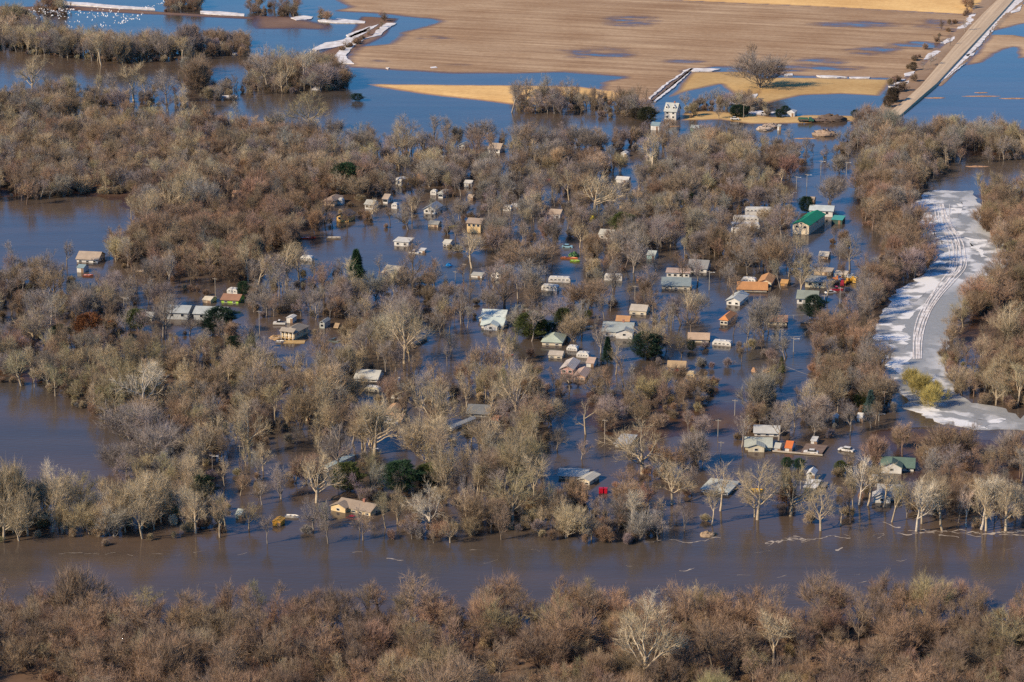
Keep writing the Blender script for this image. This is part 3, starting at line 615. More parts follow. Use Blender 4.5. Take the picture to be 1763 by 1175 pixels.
trailer('white camper behind the long orange-roofed house', 'the camper behind the orange roof', 1276, 1303, 489, 2.0)
shed('small orange-brown shed right of the orange gable house', 'the orange-brown shed', 1343, 1360, 493, 1.3, (.55,.30,.10), (.50,.28,.10), 'gable', 'x', 4)
house('white house with pale grey gable roof below the orange roofs', 'the pale grey-roofed house', 1249, 1290, 527, 2.4, 'gable', 'y', WHITE, (.48,.50,.46), 10, 24, -22, 3)
house('cream cottage with bright orange hip roof', 'the bright orange-roofed cottage', 1238, 1268, 560, 2.4, 'hip', 'y', (.62,.54,.40), (.62,.25,.08), 9, 34, -22, 2)
house('cream block house with grey tin roof beside the junk yard', 'the tin-roofed yard house', 1384, 1424, 496, 3.2, 'gable', 'x', (.64,.55,.36), (.30,.32,.31), 8, 12, -10, 3)
house('white house with broken grey-green roof and dark spruce at its side', 'the broken-roofed white house', 1370, 1412, 525, 3.0, 'gable', 'x', WHITE, (.24,.27,.22), 8, 24, -12, 4)
house('low cream house with brown roof by the fenced yard', 'the brown-roofed fenced house', 1321, 1356, 560, 1.8, 'gable', 'x', CREAM, (.34,.20,.13), 7, 18, -6, 4)
shed('grey wrecked shed with tilted tan roof in the junk yard', 'the wrecked yard shed', 1436, 1461, 478, 1.4, LGREY, (.62,.52,.38), 'flat', 'x', 4)
shed('tan low shed behind the tin-roofed yard house', 'the tan yard shed', 1400, 1436, 475, 1.8, TANW, (.46,.38,.28), 'flat', 'x', 5)
# --- centre
r_, w_ = house('two-storey cream house with open porch facing the flood', 'the porch house', 487, 530, 586, 3.4, 'hip', 'y', (.70,.58,.36), (.32,.27,.20), 9.5, 26, -24, 0, side=2)
pb = MB(); pb.box(-w_/2, w_/2, -6.2, -4.76, .5, .65); pb.build('porch_deck', paint((.45,.30,.14)), r_)
for k in range(4):
    c = MB(); x = -w_/2+.15+(w_-.3)*k/3; c.box(x-.12, x+.12, -6.15, -5.91, -1, 3.3); c.build('porch_post', paint(WHITE), r_)
pr = MB(); pr.add([(-w_/2-.4, -6.6, 3.1), (w_/2+.4, -6.6, 3.1), (w_/2+.4, -4.4, 3.95), (-w_/2-.4, -4.4, 3.95), (-w_/2-.4, -6.6, 3.25), (w_/2+.4, -6.6, 3.25), (w_/2+.4, -4.4, 4.1), (-w_/2-.4, -4.4, 4.1)], [(3,2,1,0),(4,5,6,7),(0,1,5,4),(1,2,6,5),(2,3,7,6),(3,0,4,7)]); pr.build('porch_roof', roofmat((.36,.31,.24)), r_)
rl = MB(); rl.box(-w_/2+.28, w_/2-.28, -6.12, -6.04, 1.55, 1.65); rl.build('railing', paint(WHITE), r_)
for x in (-w_*.25, w_*.2): window(r_, x, 1.9, 1.9, 1.3, 'f', -4.75)
shed('white box shed beside the white pickup', 'the white box shed', 494, 510, 557, 2.6, WHITE, WHR, 'gable', 'y', 3.5, 18)
shed('narrow grey cottage shed with white gable right of the porch house', 'the grey cottage shed', 551, 568, 566, 2.8, (.42,.45,.40), (.28,.30,.28), 'gable', 'y', 5, 30, win=1)
house('long white house with pale teal roof, upper of the pair in open water', 'the upper teal-white house', 829, 876, 552, 1.5, 'gable', 'x', WHITE, (.56,.62,.56), 8, 20, -10, 3, wing=(.2, 4, 3, 1.4, None))
house('white house with pale teal roof and front gable, lower of the pair', 'the lower teal-white house', 829, 874, 567, 1.7, 'gable', 'x', WHITE, (.52,.60,.55), 8, 22, -12, 3, wing=(.5, 5, 2.5, 1.7, None))
house('tan house with pale brown hip roof behind the big cottonwood', 'the tan house behind the cottonwood', 694, 735, 597, 1.3, 'hip', 'x', (.50,.36,.24), (.50,.40,.30), 10, 24, -24, 2)
house('large white house with grey roof and gable end, open middle water', 'the large white house', 1036, 1095, 581, 2.5, 'gable', 'x', WHITE, (.33,.37,.35), 10, 20, -10, 4, wing=(.78, 6, 2.5, 2.3, None), chim=True)
house('small orange-roofed cabin tucked behind the large white house', 'the orange-roofed cabin', 1061, 1086, 563, 3.0, 'gable', 'x', CREAM, (.50,.27,.12), 5, 22, -10, 2)
shed('tan-roofed shed in trees above the large white house', 'the tan-roofed shed', 1083, 1120, 543, 1.9, CREAM, (.47,.42,.34), 'gable', 'x', 7, 20, -14, win=3)
house('cream house with pale green hip roof left of the round junipers', 'the green hip-roofed house', 933, 975, 596, 1.7, 'hip', 'x', CREAM, (.40,.46,.36), 9, 24, -10, 3)
house('long house with tan roof sunk among trees, centre right', 'the long tan-roofed house', 1184, 1222, 590, 1.5, 'gable', 'x', CREAM, (.50,.36,.24), 7, 18, -6, 3)
trailer('white trailer right of the long tan-roofed house', 'the trailer by the tan roof', 1226, 1261, 597, 1.6)
house('pink house with pale roof in the middle trees', 'the pink house', 965, 998, 645, 2.6, 'gable', 'y', (.58,.34,.30), (.52,.46,.40), 9, 26, -14, 3)
house('low tan gable house right of the pink house', 'the low tan gable house', 987, 1017, 655, 1.6, 'gable', 'y', (.55,.36,.26), (.48,.34,.25), 8, 24, -14, 2)
shed('white shed behind the low tan gable house', 'the white shed behind the pink house', 1009, 1030, 633, 2.0, WHITE, (.46,.34,.26), 'gable', 'x', 5)
trailer('white trailer above the pink house', 'the trailer above the pink house', 992, 1017, 617, 1.7)
shed('tan-roofed long shed left above the pink house', 'the long shed above the pink house', 944, 973, 618, 1.5, CREAM, (.48,.42,.33), 'gable', 'x', 5, 16, -12, win=3)
trailer('low white trailer right of the green hip-roofed house', 'the low centre trailer', 975, 997, 605, 1.5)
house('small red house with tan roof in the shade of the pines', 'the small red house', 1149, 1182, 640, 2.0, 'gable', 'x', (.42,.08,.06), (.46,.32,.17), 6, 20, -8, 2)
trailer('tan camper half sunk beside the small red house', 'the tan camper', 1181, 1199, 650, 1.5, (.66,.52,.30), (.60,.5,.32), wins=2)
# --- left lower centre
house('white gable house with grey roof in the left middle trees', 'the left middle gable house', 475, 503, 664, 2.8, 'gable', 'y', WHITE, (.28,.29,.27), 9, 26, -20, 3)
house('white house with pale roof under a bare crown, left centre', 'the pale-roofed left centre house', 612, 660, 658, 1.3, 'gable', 'x', WHITE, (.50,.50,.44), 8, 22, -12, 4)
trailer('long cream trailer below the pale-roofed left centre house', 'the long cream trailer', 628, 657, 676, 1.5, (.74,.68,.50))
house('small white cottage with dark grey roofs, front gable to the water', 'the dark-roofed cottage', 677, 706, 683, 1.4, 'gable', 'x', WHITE, (.12,.14,.15), 8, 26, -14, 2, wing=(.55, 5, 3, 1.4, None))
trailer('upright white camper top behind the dark-roofed cottage', 'the camper behind the cottage', 679, 690, 665, 2.4, wins=1)
house('white house with orange-brown hip roof and side wing', 'the orange-brown hip house', 661, 695, 722, 1.8, 'hip', 'x', WHITE, (.48,.30,.17), 10, 26, -14, 3)
shed('low shed with tan roof attached right of the orange-brown hip house', 'the tan annex', 678, 702, 727, 1.2, CREAM, (.46,.32,.20), 'gable', 'x', 5, 20)
shed('tiny cream box cabin in the left middle thicket', 'the tiny cream cabin', 526, 536, 725, 1.8, CREAM, (.5,.42,.3), 'gable', 'x', 3)
house('white house with long pale gable roof below the great cottonwood', 'the house below the great cottonwood', 777, 812, 742, 1.5, 'gable', 'y', WHITE, (.44,.45,.42), 11, 30, -36, 3)
house('dark grey-roofed house hidden in the centre thicket', 'the hidden dark-roofed house', 805, 848, 719, 1.6, 'gable', 'x', (.25,.24,.22), (.16,.17,.17), 8, 20, -8, 2)
shed('low cream shed with red-brown roof in the centre thicket', 'the red-brown-roofed shed', 846, 867, 731, 1.6, CREAM, (.36,.16,.08), 'gable', 'x', 5, 18, win=2)
house('white house with pale teal roof in the lower left trees', 'the lower left teal house', 560, 606, 812, 1.9, 'gable', 'y', WHITE, (.42,.50,.45), 12, 20, -32, 3)
house('long cream house with brown roof near the river bank', 'the long riverside house', 580, 658, 889, 1.9, 'gable', 'x', (.72,.55,.30), (.32,.25,.18), 5.5, 22, -30, 6, chim=True, wing=(.12, 5, 1.5, 1.5, None))
# --- right lower
house('long white building with rusted tin roofs, three stepped wings', 'the stepped tin-roofed house', 962, 1014, 826, 1.3, 'gable', 'x', CREAM, (.46,.47,.43), 6, 14, -6, 4)
house('small cream wing house with pale tin roof right of the stepped house', 'the cream wing house', 996, 1032, 836, 1.9, 'gable', 'y', CREAM, (.50,.48,.40), 6, 18, -28, 2)
house('grey flat-roofed house under the great spreading elm', 'the flat roof under the elm', 1058, 1096, 771, 1.0, 'flat', 'x', GREYW, (.40,.42,.42), 8, win=2)
house('low white hip-roofed house standing alone in the lower right flood', 'the low hip-roofed house', 1206, 1272, 853, 1.2, 'hip', 'x', WHITE, (.47,.49,.42), 9, 16, -22, 5)
house('cream house with grey-green gable roof left of the orange-topped shed', 'the grey-green-roofed house', 1281, 1330, 776, 1.5, 'gable', 'x', (.64,.58,.42), (.40,.42,.35), 8, 20, -6, 2, wing=(.42, 5, 2, 1.6, None))
house('white house behind bare crowns above the grey-green roof', 'the white house above the grey-green roof', 1297, 1344, 752, 1.5, 'gable', 'x', WHITE, (.50,.50,.46), 7, 16, -6, 4)
shed('white shed with bright orange roof on the flooded yard', 'the orange-topped shed', 1350, 1370, 778, 1.5, WHITE, (.60,.16,.04), 'gable', 'x', 5, 26)
shed('small white lean-to behind the brown deck', 'the white lean-to', 1395, 1409, 766, 1.6, WHITE, WHR, 'flat', 'x', 3)
shed('tiny white wrecked cabin between the grey-green house and orange shed', 'the wrecked white cabin', 1332, 1348, 777, 1.2, (.5,.48,.44), LGREY, 'gable', 'x', 4)
shed('tall white gable shed beside the flat white roof, lower right', 'the tall white gable shed', 1387, 1408, 829, 2.8, WHITE, WHITE, 'gable', 'y', 4, 36)
shed('low shed under a flat white roof below the tall gable shed', 'the flat white-roofed shed', 1382, 1414, 846, 1.0, (.10,.13,.13), WHITE, 'flat', 'x', 6)
shed('small cream box shed below the flat white roof', 'the cream box shed', 1388, 1403, 858, 1.3, CREAM, (.08,.09,.09), 'flat', 'x', 4)
house('white house with dark green gable roofs at the edge of the right wood', 'the dark green-roofed house', 1515, 1576, 812, 1.7, 'gable', 'x', WHITE, (.10,.16,.125), 6.5, 26, -10, 4, wing=(.32, 6, 3, 2.0, None))
trailer('low cream camper left below the dark green-roofed house', 'the low cream camper', 1496, 1515, 830, 1.4, (.68,.60,.42), wins=3)
house('white house with grey roofs and left front gable, lower right', 'the white lower right house', 1508, 1554, 863, 1.7, 'gable', 'x', WHITE, (.38,.37,.34), 8, 26, -8, 3, wing=(.16, 5, 2.5, 1.8, None))
shed('bright white small gable shed in the right middle trees', 'the bright right middle shed', 1432, 1444, 729, 2.4, WHITE, WHITE, 'gable', 'y', 3, 30)
shed('white shed right of the bright gable shed', 'the right middle white shed', 1474, 1489, 727, 1.8, WHITE, WHR, 'gable', 'x', 4)
shed('grey-roofed garage in the trees below the green hall', 'the garage below the hall', 1408, 1431, 447, 1.6, TANW, (.5,.46,.38), 'gable', 'x', 5)
shed('pale teal shed among upper right trees', 'the pale teal shed', 1113, 1134, 447, 2.2, (.34,.50,.48), (.40,.44,.40), 'gable', 'x', 5)
shed('white shed in the centre right canopy', 'the centre right canopy shed', 1060, 1086, 316, 2.0, WHITE, WHR, 'gable', 'x', 4)
shed('grey-roofed cottage in the upper centre with white walls', 'the upper centre cottage', 944, 972, 377, 2.4, WHITE, TANR, 'gable', 'x', 6, win=3)
shed('long tan shed in the upper centre canopy', 'the long tan upper shed', 1066, 1092, 361, 1.8, TANW, (.5,.36,.18), 'gable', 'x', 4)
shed('white low house in the canopy left of the mobile home row', 'the canopy white house', 1030, 1062, 412, 2.2, WHITE, LGREY, 'gable', 'x', 6, win=3)
shed('white shed on the left edge of the upper village', 'the left edge shed', 880, 900, 362, 1.8, WHITE, WHR, 'gable', 'x', 4)
shed('small rust-roofed cabin in the left wood clearing', 'the rust-roofed wood cabin', 400, 420, 340, 2.0, (.5,.34,.24), (.46,.26,.16), 'gable', 'x', 4)
shed('pale teal roofed shed at the lower left river bank', 'the pale riverside shed', 407, 424, 894, 1.6, (.34,.42,.36), (.50,.56,.48), 'gable', 'x', 4)
shed('yellow-orange boat shed in the riverside trees', 'the orange riverside shed', 470, 490, 907, 1.8, (.70,.34,.04), (.66,.34,.05), 'gable', 'y', 3, 20)

# ------------------------------------------------------------------ VEHICLES, BOATS AND SMALL THINGS
def car(label, px, py, col, yaw, kind='car', sunk=0.5, L=4.5):
    p = G(px, py); r = empty('parked_car' if kind == 'car' else 'pickup_truck', (p.x, p.y, -sunk), R(yaw), label, 'car' if kind == 'car' else 'pickup', None)
    SOLIDS.append((px-10, px+10, py, 8)); b = MB(); hl = L/2
    if kind == 'car':
        b.prism([(-hl,.35),(hl,.35),(hl,.75),(hl-.3,.95),(hl-1.3,1.0),(-hl+.4,1.0),(-hl,.85)], -.85, .85, 'y')
        b.build('body', paint(col, .3, .1), r)
        c = MB(); c.prism([(-hl+.5,1.003),(hl-1.2,1.003),(hl-1.8,1.5),(-hl+1.2,1.5)], -.75, .75, 'y'); cb = c.build('cabin', glass(), r)
        t = MB(); t.box(-hl+1.15, hl-1.75, -.76, .76, 1.505, 1.57); t.build('roof', paint(col, .3, .1), r)
    else:
        b.prism([(-hl,.45),(hl,.45),(hl,.95),(hl-.2,1.12),(hl-1.5,1.15),(-hl,1.15)], -.95, .95, 'y'); b.build('body', paint(col, .3, .1), r)
        c = MB(); c.prism([(-.5,1.153),(hl-1.2,1.153),(hl-1.9,1.85),(-.3,1.85)], -.85, .85, 'y'); c.build('cabin', glass(), r)
        t = MB(); t.box(-.33, hl-1.85, -.86, .86, 1.855, 1.93); t.build('roof', paint(col, .3, .1), r)
        bd = MB(); bd.box(-hl+.12, -.62, -.8, .8, 1.153, 1.17); bd.build('load_bed', paint((.05,.05,.05)), r)
    for sx in (-hl+.9, hl-.9):
        for sy in (-1, 1):
            wb = MB(); wb.tube((sx, sy*.72, .35), (sx, sy*.92, .35), .36, .36, 12); wb.build('wheel', paint((.03,.03,.03)), r)
    return r
car('white pickup parked beside the white box shed', 481, 559, WHITE, 178, 'pickup', .2)
car('dark pickup half sunk right below the porch house', 575, 588, (.10,.13,.12), -25, 'pickup', .7)
car('white car afloat alone in the lower right flood', 1457, 777, WHITE, 150, sunk=.15, L=5)
car('white car parked in front of the orange-brown hip house', 673, 729, WHITE, -30, sunk=.4)
car('white car on the dry strip beside the farm utility pole', 1265, 208, WHITE, -10, sunk=-.45)
car('blue-grey car among the trees in the upper centre', 977, 426, (.25,.45,.55), -10, sunk=.3)
car('red pickup in the junk yard on the right', 1440, 500, (.45,.03,.06), 10, 'pickup', .4)
car('white car between the junk yard pickup and the house', 1430, 504, WHITE, 20, sunk=.6)
car('black car at the right end of the junk yard', 1459, 500, (.02,.02,.03), 80, sunk=.4)
car('white van-like car in the yard behind the grey deck', 1396, 781, WHITE, 170, sunk=.2)
car('white truck standing beside the leaning lagoon tree', 713, 436, WHITE, -15, 'pickup', .6)
car('dark red car nearly submerged at the riverside house', 608, 892, (.25,.015,.02), -30, sunk=.95)
def boat(label, px, py, col, yaw, L=5, inner=(.5,.48,.42), z=0):
    p = G(px, py); r = empty('boat', (p.x, p.y, z), R(yaw), label, 'boat'); SOLIDS.append((px-10, px+10, py, 5))
    n = 9; v = []; 
    for i in range(n):
        t = i/(n-1); x = (t-.5)*L; hw = .8*(1-max(0, (t-.55)/.45)**2*.97); v += [(x, -hw, .55+.15*t), (x, -hw*.6, -.1), (x, hw*.6, -.1), (x, hw, .55+.15*t)]
    f = [(i*4+k, i*4+k+1, i*4+5+k, i*4+4+k) for i in range(n-1) for k in range(3)] + [(0,3,2,1)]
    b = MB(); b.add(v, f); h_ = b.build('hull', paint(col, .35), r)
    d = MB(); v = []
    for i in range(n):
        t = i/(n-1); x = (t-.5)*L; hw = .72*(1-max(0, (t-.55)/.45)**2*.97); v += [(x, -hw, .38), (x, hw, .38)]
    d.add(v, [(2*i, 2*i+2, 2*i+3, 2*i+1) for i in range(n-1)]); d.build('deck', paint(inner), r)
    s = MB()
    for k in (-.2, .12): s.box(L*k, L*k+.3, -.7, .7, .42, .5)
    s.build('seat', paint((.4,.3,.2)), r)
boat('red boat with white deck drifting on the upper lagoon', 531, 411, (.5,.06,.03), -4, 6.5, (.8,.76,.7))
boat('small red boat beside the lagoon shed', 152, 476, (.45,.10,.06), -8, 4.2, (.7,.6,.5))
boat('white speedboat hull adrift left of the porch house reflection', 457, 612, WHITE, 25, 5)
boat('white jon boat floating by the porch house debris', 476, 583, WHITE, -20, 3)
boat('white dinghy drifting below the porch house debris', 482, 590, WHITE, -5, 3)
boat('yellow boat by the cream two-storey house', 781, 392, (.7,.6,.04), 20, 4, (.6,.5,.1))
boat('orange boat by the green tarp, centre', 980, 446, (.62,.20,.08), -14, 7, (.55,.2,.1))
boat('lime boat right beside the orange boat, centre', 990, 451, (.35,.55,.08), -12, 4, (.3,.5,.1))
boat('small red boat among the centre reflections', 876, 614, (.5,.05,.07), -5, 3.2, (.5,.1,.1))
boat('white boat lying across the channel in the lower centre', 658, 820, WHITE, -4, 5)
boat('orange-red boat in the shaded flood of the upper centre', 945, 311, (.55,.09,.05), -5, 5, (.6,.1,.06))
boat('white pontoon boat left of the large white house', 1008, 566, (.6,.6,.55), 25, 6)
boat('tan boat near the centre left piers', 575, 411, (.55,.48,.36), -4, 6)
boat('yellow boat in the lower right flood below the cottonwood', 1303, 846, (.8,.48,.03), -6, 3.6, (.8,.5,.05))
boat('white boat in the riverside trees', 503, 891, WHITE, -12, 4)
boat('dark flat boat tied by the fenced yard', 1390, 558, (.05,.07,.1), -2, 5, (.05,.06,.08))
# red bins
for k, (x, lab) in enumerate(((1035, 'red wheeled tank standing in the flood, left of a pair'), (1042, 'red wheeled tank standing in the flood, right of a pair'))):
    p = G(x, 849); r = empty('storage_tank', p, R(-10), lab, 'tank', 'pair of red storage tanks'); b = MB(); b.box(-.62, .62, -.6, .6, -.6, 1.5); b.build('body', paint((.50,.01,.03), .4), r)
    l_ = MB(); l_.box(-.68, .68, -.66, .66, 1.503, 1.62); l_.build('lid', paint((.42,.01,.03), .4), r); SOLIDS.append((1030, 1048, 849, 10))
# blue tarp covered boat
def mound(name, label, cat, px, py, L, Wd, hh, col, yaw=0, rough=.9, seed=1, kind=None):
    p = G(px, py); n = 20; m_ = 12; V = []; r = np.random.default_rng(seed)
    for j in range(m_+1):
        a = j/m_; rad = math.cos(a*math.pi/2); z = math.sin(a*math.pi/2)
        for i in range(n):
            t = 2*math.pi*i/n; k = 1+.35*(fbm(np.array([math.cos(t)*2+seed*5+9]), np.array([math.sin(t)*2+a*3+9]))[0]-.5)*2
            V.append((math.cos(t)*rad*L/2*k, math.sin(t)*rad*Wd/2*k, z*hh*k-.1))
    V = [tuple(np.array(v_)+r.normal(size=3)*np.array([.045*Wd, .045*Wd, .10*hh])*(v_[2] > 0)) for v_ in V]
    Fq = np.array([(j*n+i, j*n+(i+1) % n, (j+1)*n+(i+1) % n, (j+1)*n+i) for j in range(m_) for i in range(n)])
    me = mesh_np(name, np.array(V), [Fq], False); o = link(name, me, None, paint(col, rough, .4, 1.0)); o.location = p; o.rotation_euler = (0, 0, R(yaw)); SOLIDS.append((px-8, px+8, py, 5))
    return tag(o, label, cat, kind=kind)
mound('tarpaulin', 'bright blue tarpaulin floating in the open water', 'tarpaulin', 773, 458, 2.6, 2.0, 1.0, (.01,.22,.55), seed=3)
mound('tarpaulin', 'blue tarpaulin behind the orange-brown hip house', 'tarpaulin', 646, 705, 3.0, 2.0, 1.3, (.05,.14,.38), seed=4)
mound('tarpaulin', 'green tarpaulin over a boat in the centre trees', 'tarpaulin', 988, 441, 4.0, 3.0, 1.6, (.18,.34,.12), seed=5)
mound('tarpaulin', 'yellow tarpaulin in the upper centre trees', 'tarpaulin', 1019, 377, 3, 2.0, 1.6, (.5,.40,.03), seed=6)
mound('debris_mound', 'muddy debris mound with snow foot in the farmyard flood', 'debris', 1421, 233, 12, 9, 2.6, (.34,.25,.18), seed=7)
mound('debris_mound', 'brown brush heap on the dry strip by the blue pond', 'debris', 1432, 209, 16, 6, 3.2, (.14,.10,.075), seed=8)
mound('debris_mound', 'low brown brush heap left of the tall one by the pond', 'debris', 1412, 210, 14, 5, 1.8, (.15,.105,.08), seed=18)
mound('debris_mound', 'pale gravel heap in the farmyard flood left of the white tank shed', 'debris', 1318, 223, 9, 7, 1.6, (.44,.36,.29), seed=9)
mound('debris_mound', 'sandy heap right of the gravel heap in the farmyard', 'debris', 1327, 219, 9, 6, 1.8, (.38,.30,.24), seed=19)
mound('debris_mound', 'orange straw raft floating by the porch house', 'debris', 476, 582, 5, 6, .8, (.42,.27,.13), seed=10)
mound('debris_mound', 'tan straw raft drifting in the left wood channel', 'debris', 245, 467, 5, 4, .4, (.40,.30,.2), seed=11)
mound('debris_mound', 'brown heap of driftwood on the river bank edge', 'debris', 1219, 921, 5, 4, .8, (.36,.26,.16), seed=12)
for k, (x, y, L, lab) in enumerate(((1387,239,13,'long straw raft in the flooded farmyard'),(1610,169,12,'straw raft nearest the road on the far right pond'),(1692,166,22,'longest straw raft on the far right pond'),(1745,170,16,'straw raft at the right edge of the far pond'),(1690,160,8,'small straw raft above the longest one'),(1684,287,14,'straw raft in the dark pond behind the right wood'),(1322,641,3.2,'round orange hay bale floating in the channel'),(1299,640,2.2,'small tan hay scrap left of the round bale'),(1150,218,14,'thin red-brown straw raft below the tall farmhouse'))):
    mound('straw_raft', lab, 'straw', x, y, L, 3 if L > 4 else 2.5, .3 if L > 4 else 1.3, (.46,.27,.15) if k != 6 else (.6,.34,.14), seed=30+k)
# green farm truck, dark machinery
def tractor(label, px, py, col):
    p = G(px, py); r = empty('farm_truck', (p.x, p.y, .4), R(-12), label, 'truck'); b = MB(); b.box(-4, 1.6, -1.1, 1.1, .7, 1.3); b.build('flatbed', paint((.12,.09,.07)), r)
    c = MB(); c.prism([(1.65,.5),(4.2,.5),(4.2,1.3),(3.3,1.5),(2.9,2.3),(1.65,2.3)], -1, 1, 'y'); c.build('cab', paint(col, .4), r)
    for sx in (-3, -1.6, 3):
        for sy in (-1, 1): wb = MB(); wb.tube((sx, sy*.8, .45), (sx, sy*1.15, .45), .5, .5, 12); wb.build('wheel', paint((.03,.03,.03)), r)
    l_ = MB(); l_.box(-3.8, 1.2, -.9, .9, 1.303, 2.0); l_.build('load', paint(col), r)
tractor('dark green farm truck parked on the dry strip near the pond cottage', 1387, 211, (.03,.12,.07))
tractor('dark farm truck standing in the flood below the farm utility pole', 1266, 230, (.04,.04,.05))
# junk yard scraps
jc = [(.7,.4,.04),(.6,.3,.05),(.35,.03,.05),(.1,.2,.4),(.75,.72,.65),(.05,.05,.06),(.62,.38,.08),(.5,.5,.46),(.4,.15,.06)]
jn = ['yellow', 'orange', 'dark red', 'blue', 'white', 'black', 'amber', 'grey', 'rusty']
spots = [(1466,485),(1458,488),(1450,492),(1446,484),(1470,480),(1438,490),(1473,487),(1462,481),(1440,483)]
for k, (x, y) in enumerate(spots):
    p = G(x, y); r = empty('machinery', p, R(k*40), jn[k] + ' loader machine crowded in the junk yard beside the tin-roofed house', 'machine', 'old machines crowded in the junk yard')
    b = MB(); b.box(-1.3, 1.3, -.7, .7, .2, 1.1); b.box(.1, 1.0, -.55, .55, 1.102, 2.0); b.build('body', paint(jc[k], .5), r)
    a = MB(); a.tube((1.2, 0, 1.0), (2.4, 0, 1.7), .12, .1); a.tube((2.4, 0, 1.7), (2.8, 0, .6), .1, .08); a.build('arm', paint(jc[k], .5), r)
    wb = MB(); wb.tube((-.8, -.9, .3), (-.8, .9, .3), .45, .45, 10); wb.tube((.8, -.9, .3), (.8, .9, .3), .45, .45, 10); wb.build('wheel_axle', paint((.03,.03,.03)), r)
# wooden deck and fence frame around the flooded yard
def plank_deck(label, poly, z, col):
    s = sheet([poly], z-.18, z, .1, 20); o = s.build('deck', paint(col)); tag(o, label, 'deck'); SOLIDS.append((min(p[0] for p in poly), max(p[0] for p in poly), max(p[1] for p in poly), 10))
plank_deck('brown floating wooden deck right of the orange-topped shed', [(1378,782),(1416,783),(1425,770),(1388,766)], .5, (.20,.14,.10))
plank_deck('pale plank walkway linking the yard sheds, lower right', [(1330,779),(1416,786),(1416,784),(1330,777)], .35, (.50,.42,.30))
plank_deck('small tan pier beside the grey cottage shed', [(574,567),(582,568),(585,560),(577,559)], .7, (.55,.38,.2))
plank_deck('brown plank deck beside the tall white gable shed', [(1398,838),(1421,842),(1426,834),(1404,830)], .6, (.20,.17,.14))
plank_deck('wooden porch skirt floating before the porch house', [(488,592),(524,592),(526,587),(490,587)], .18, (.48,.32,.13))
def fence(label, pts, zt=1.0):
    P = [G(*p) for p in pts]; r = empty('pipe_fence', P[0], 0, label, 'fence')
    rb = MB()
    for a, b in zip(P[:-1], P[1:]):
        n = max(2, int((b-a).length/3)); rb.tube(a-P[0]+Vector((0, 0, zt)), b-P[0]+Vector((0, 0, zt)), .06, .06, 5)
        for k in range(n+1):
            q = a.lerp(b, k/n)-P[0]; pb = MB(); pb.tube(q-Vector((0, 0, .8)), q+Vector((0, 0, zt-.07)), .06, .06, 5); pb.build('post', paint((.45,.43,.38)), r)
    rb.build('rail', paint((.45,.43,.38)), r)
fence('thin metal pipe fence bending round the flooded right yard', [(1346,584),(1377,585),(1400,565),(1412,550),(1395,549)])
fence('thin metal pipe fence along the upper side of the right yard', [(1352,548),(1380,547),(1404,545)])

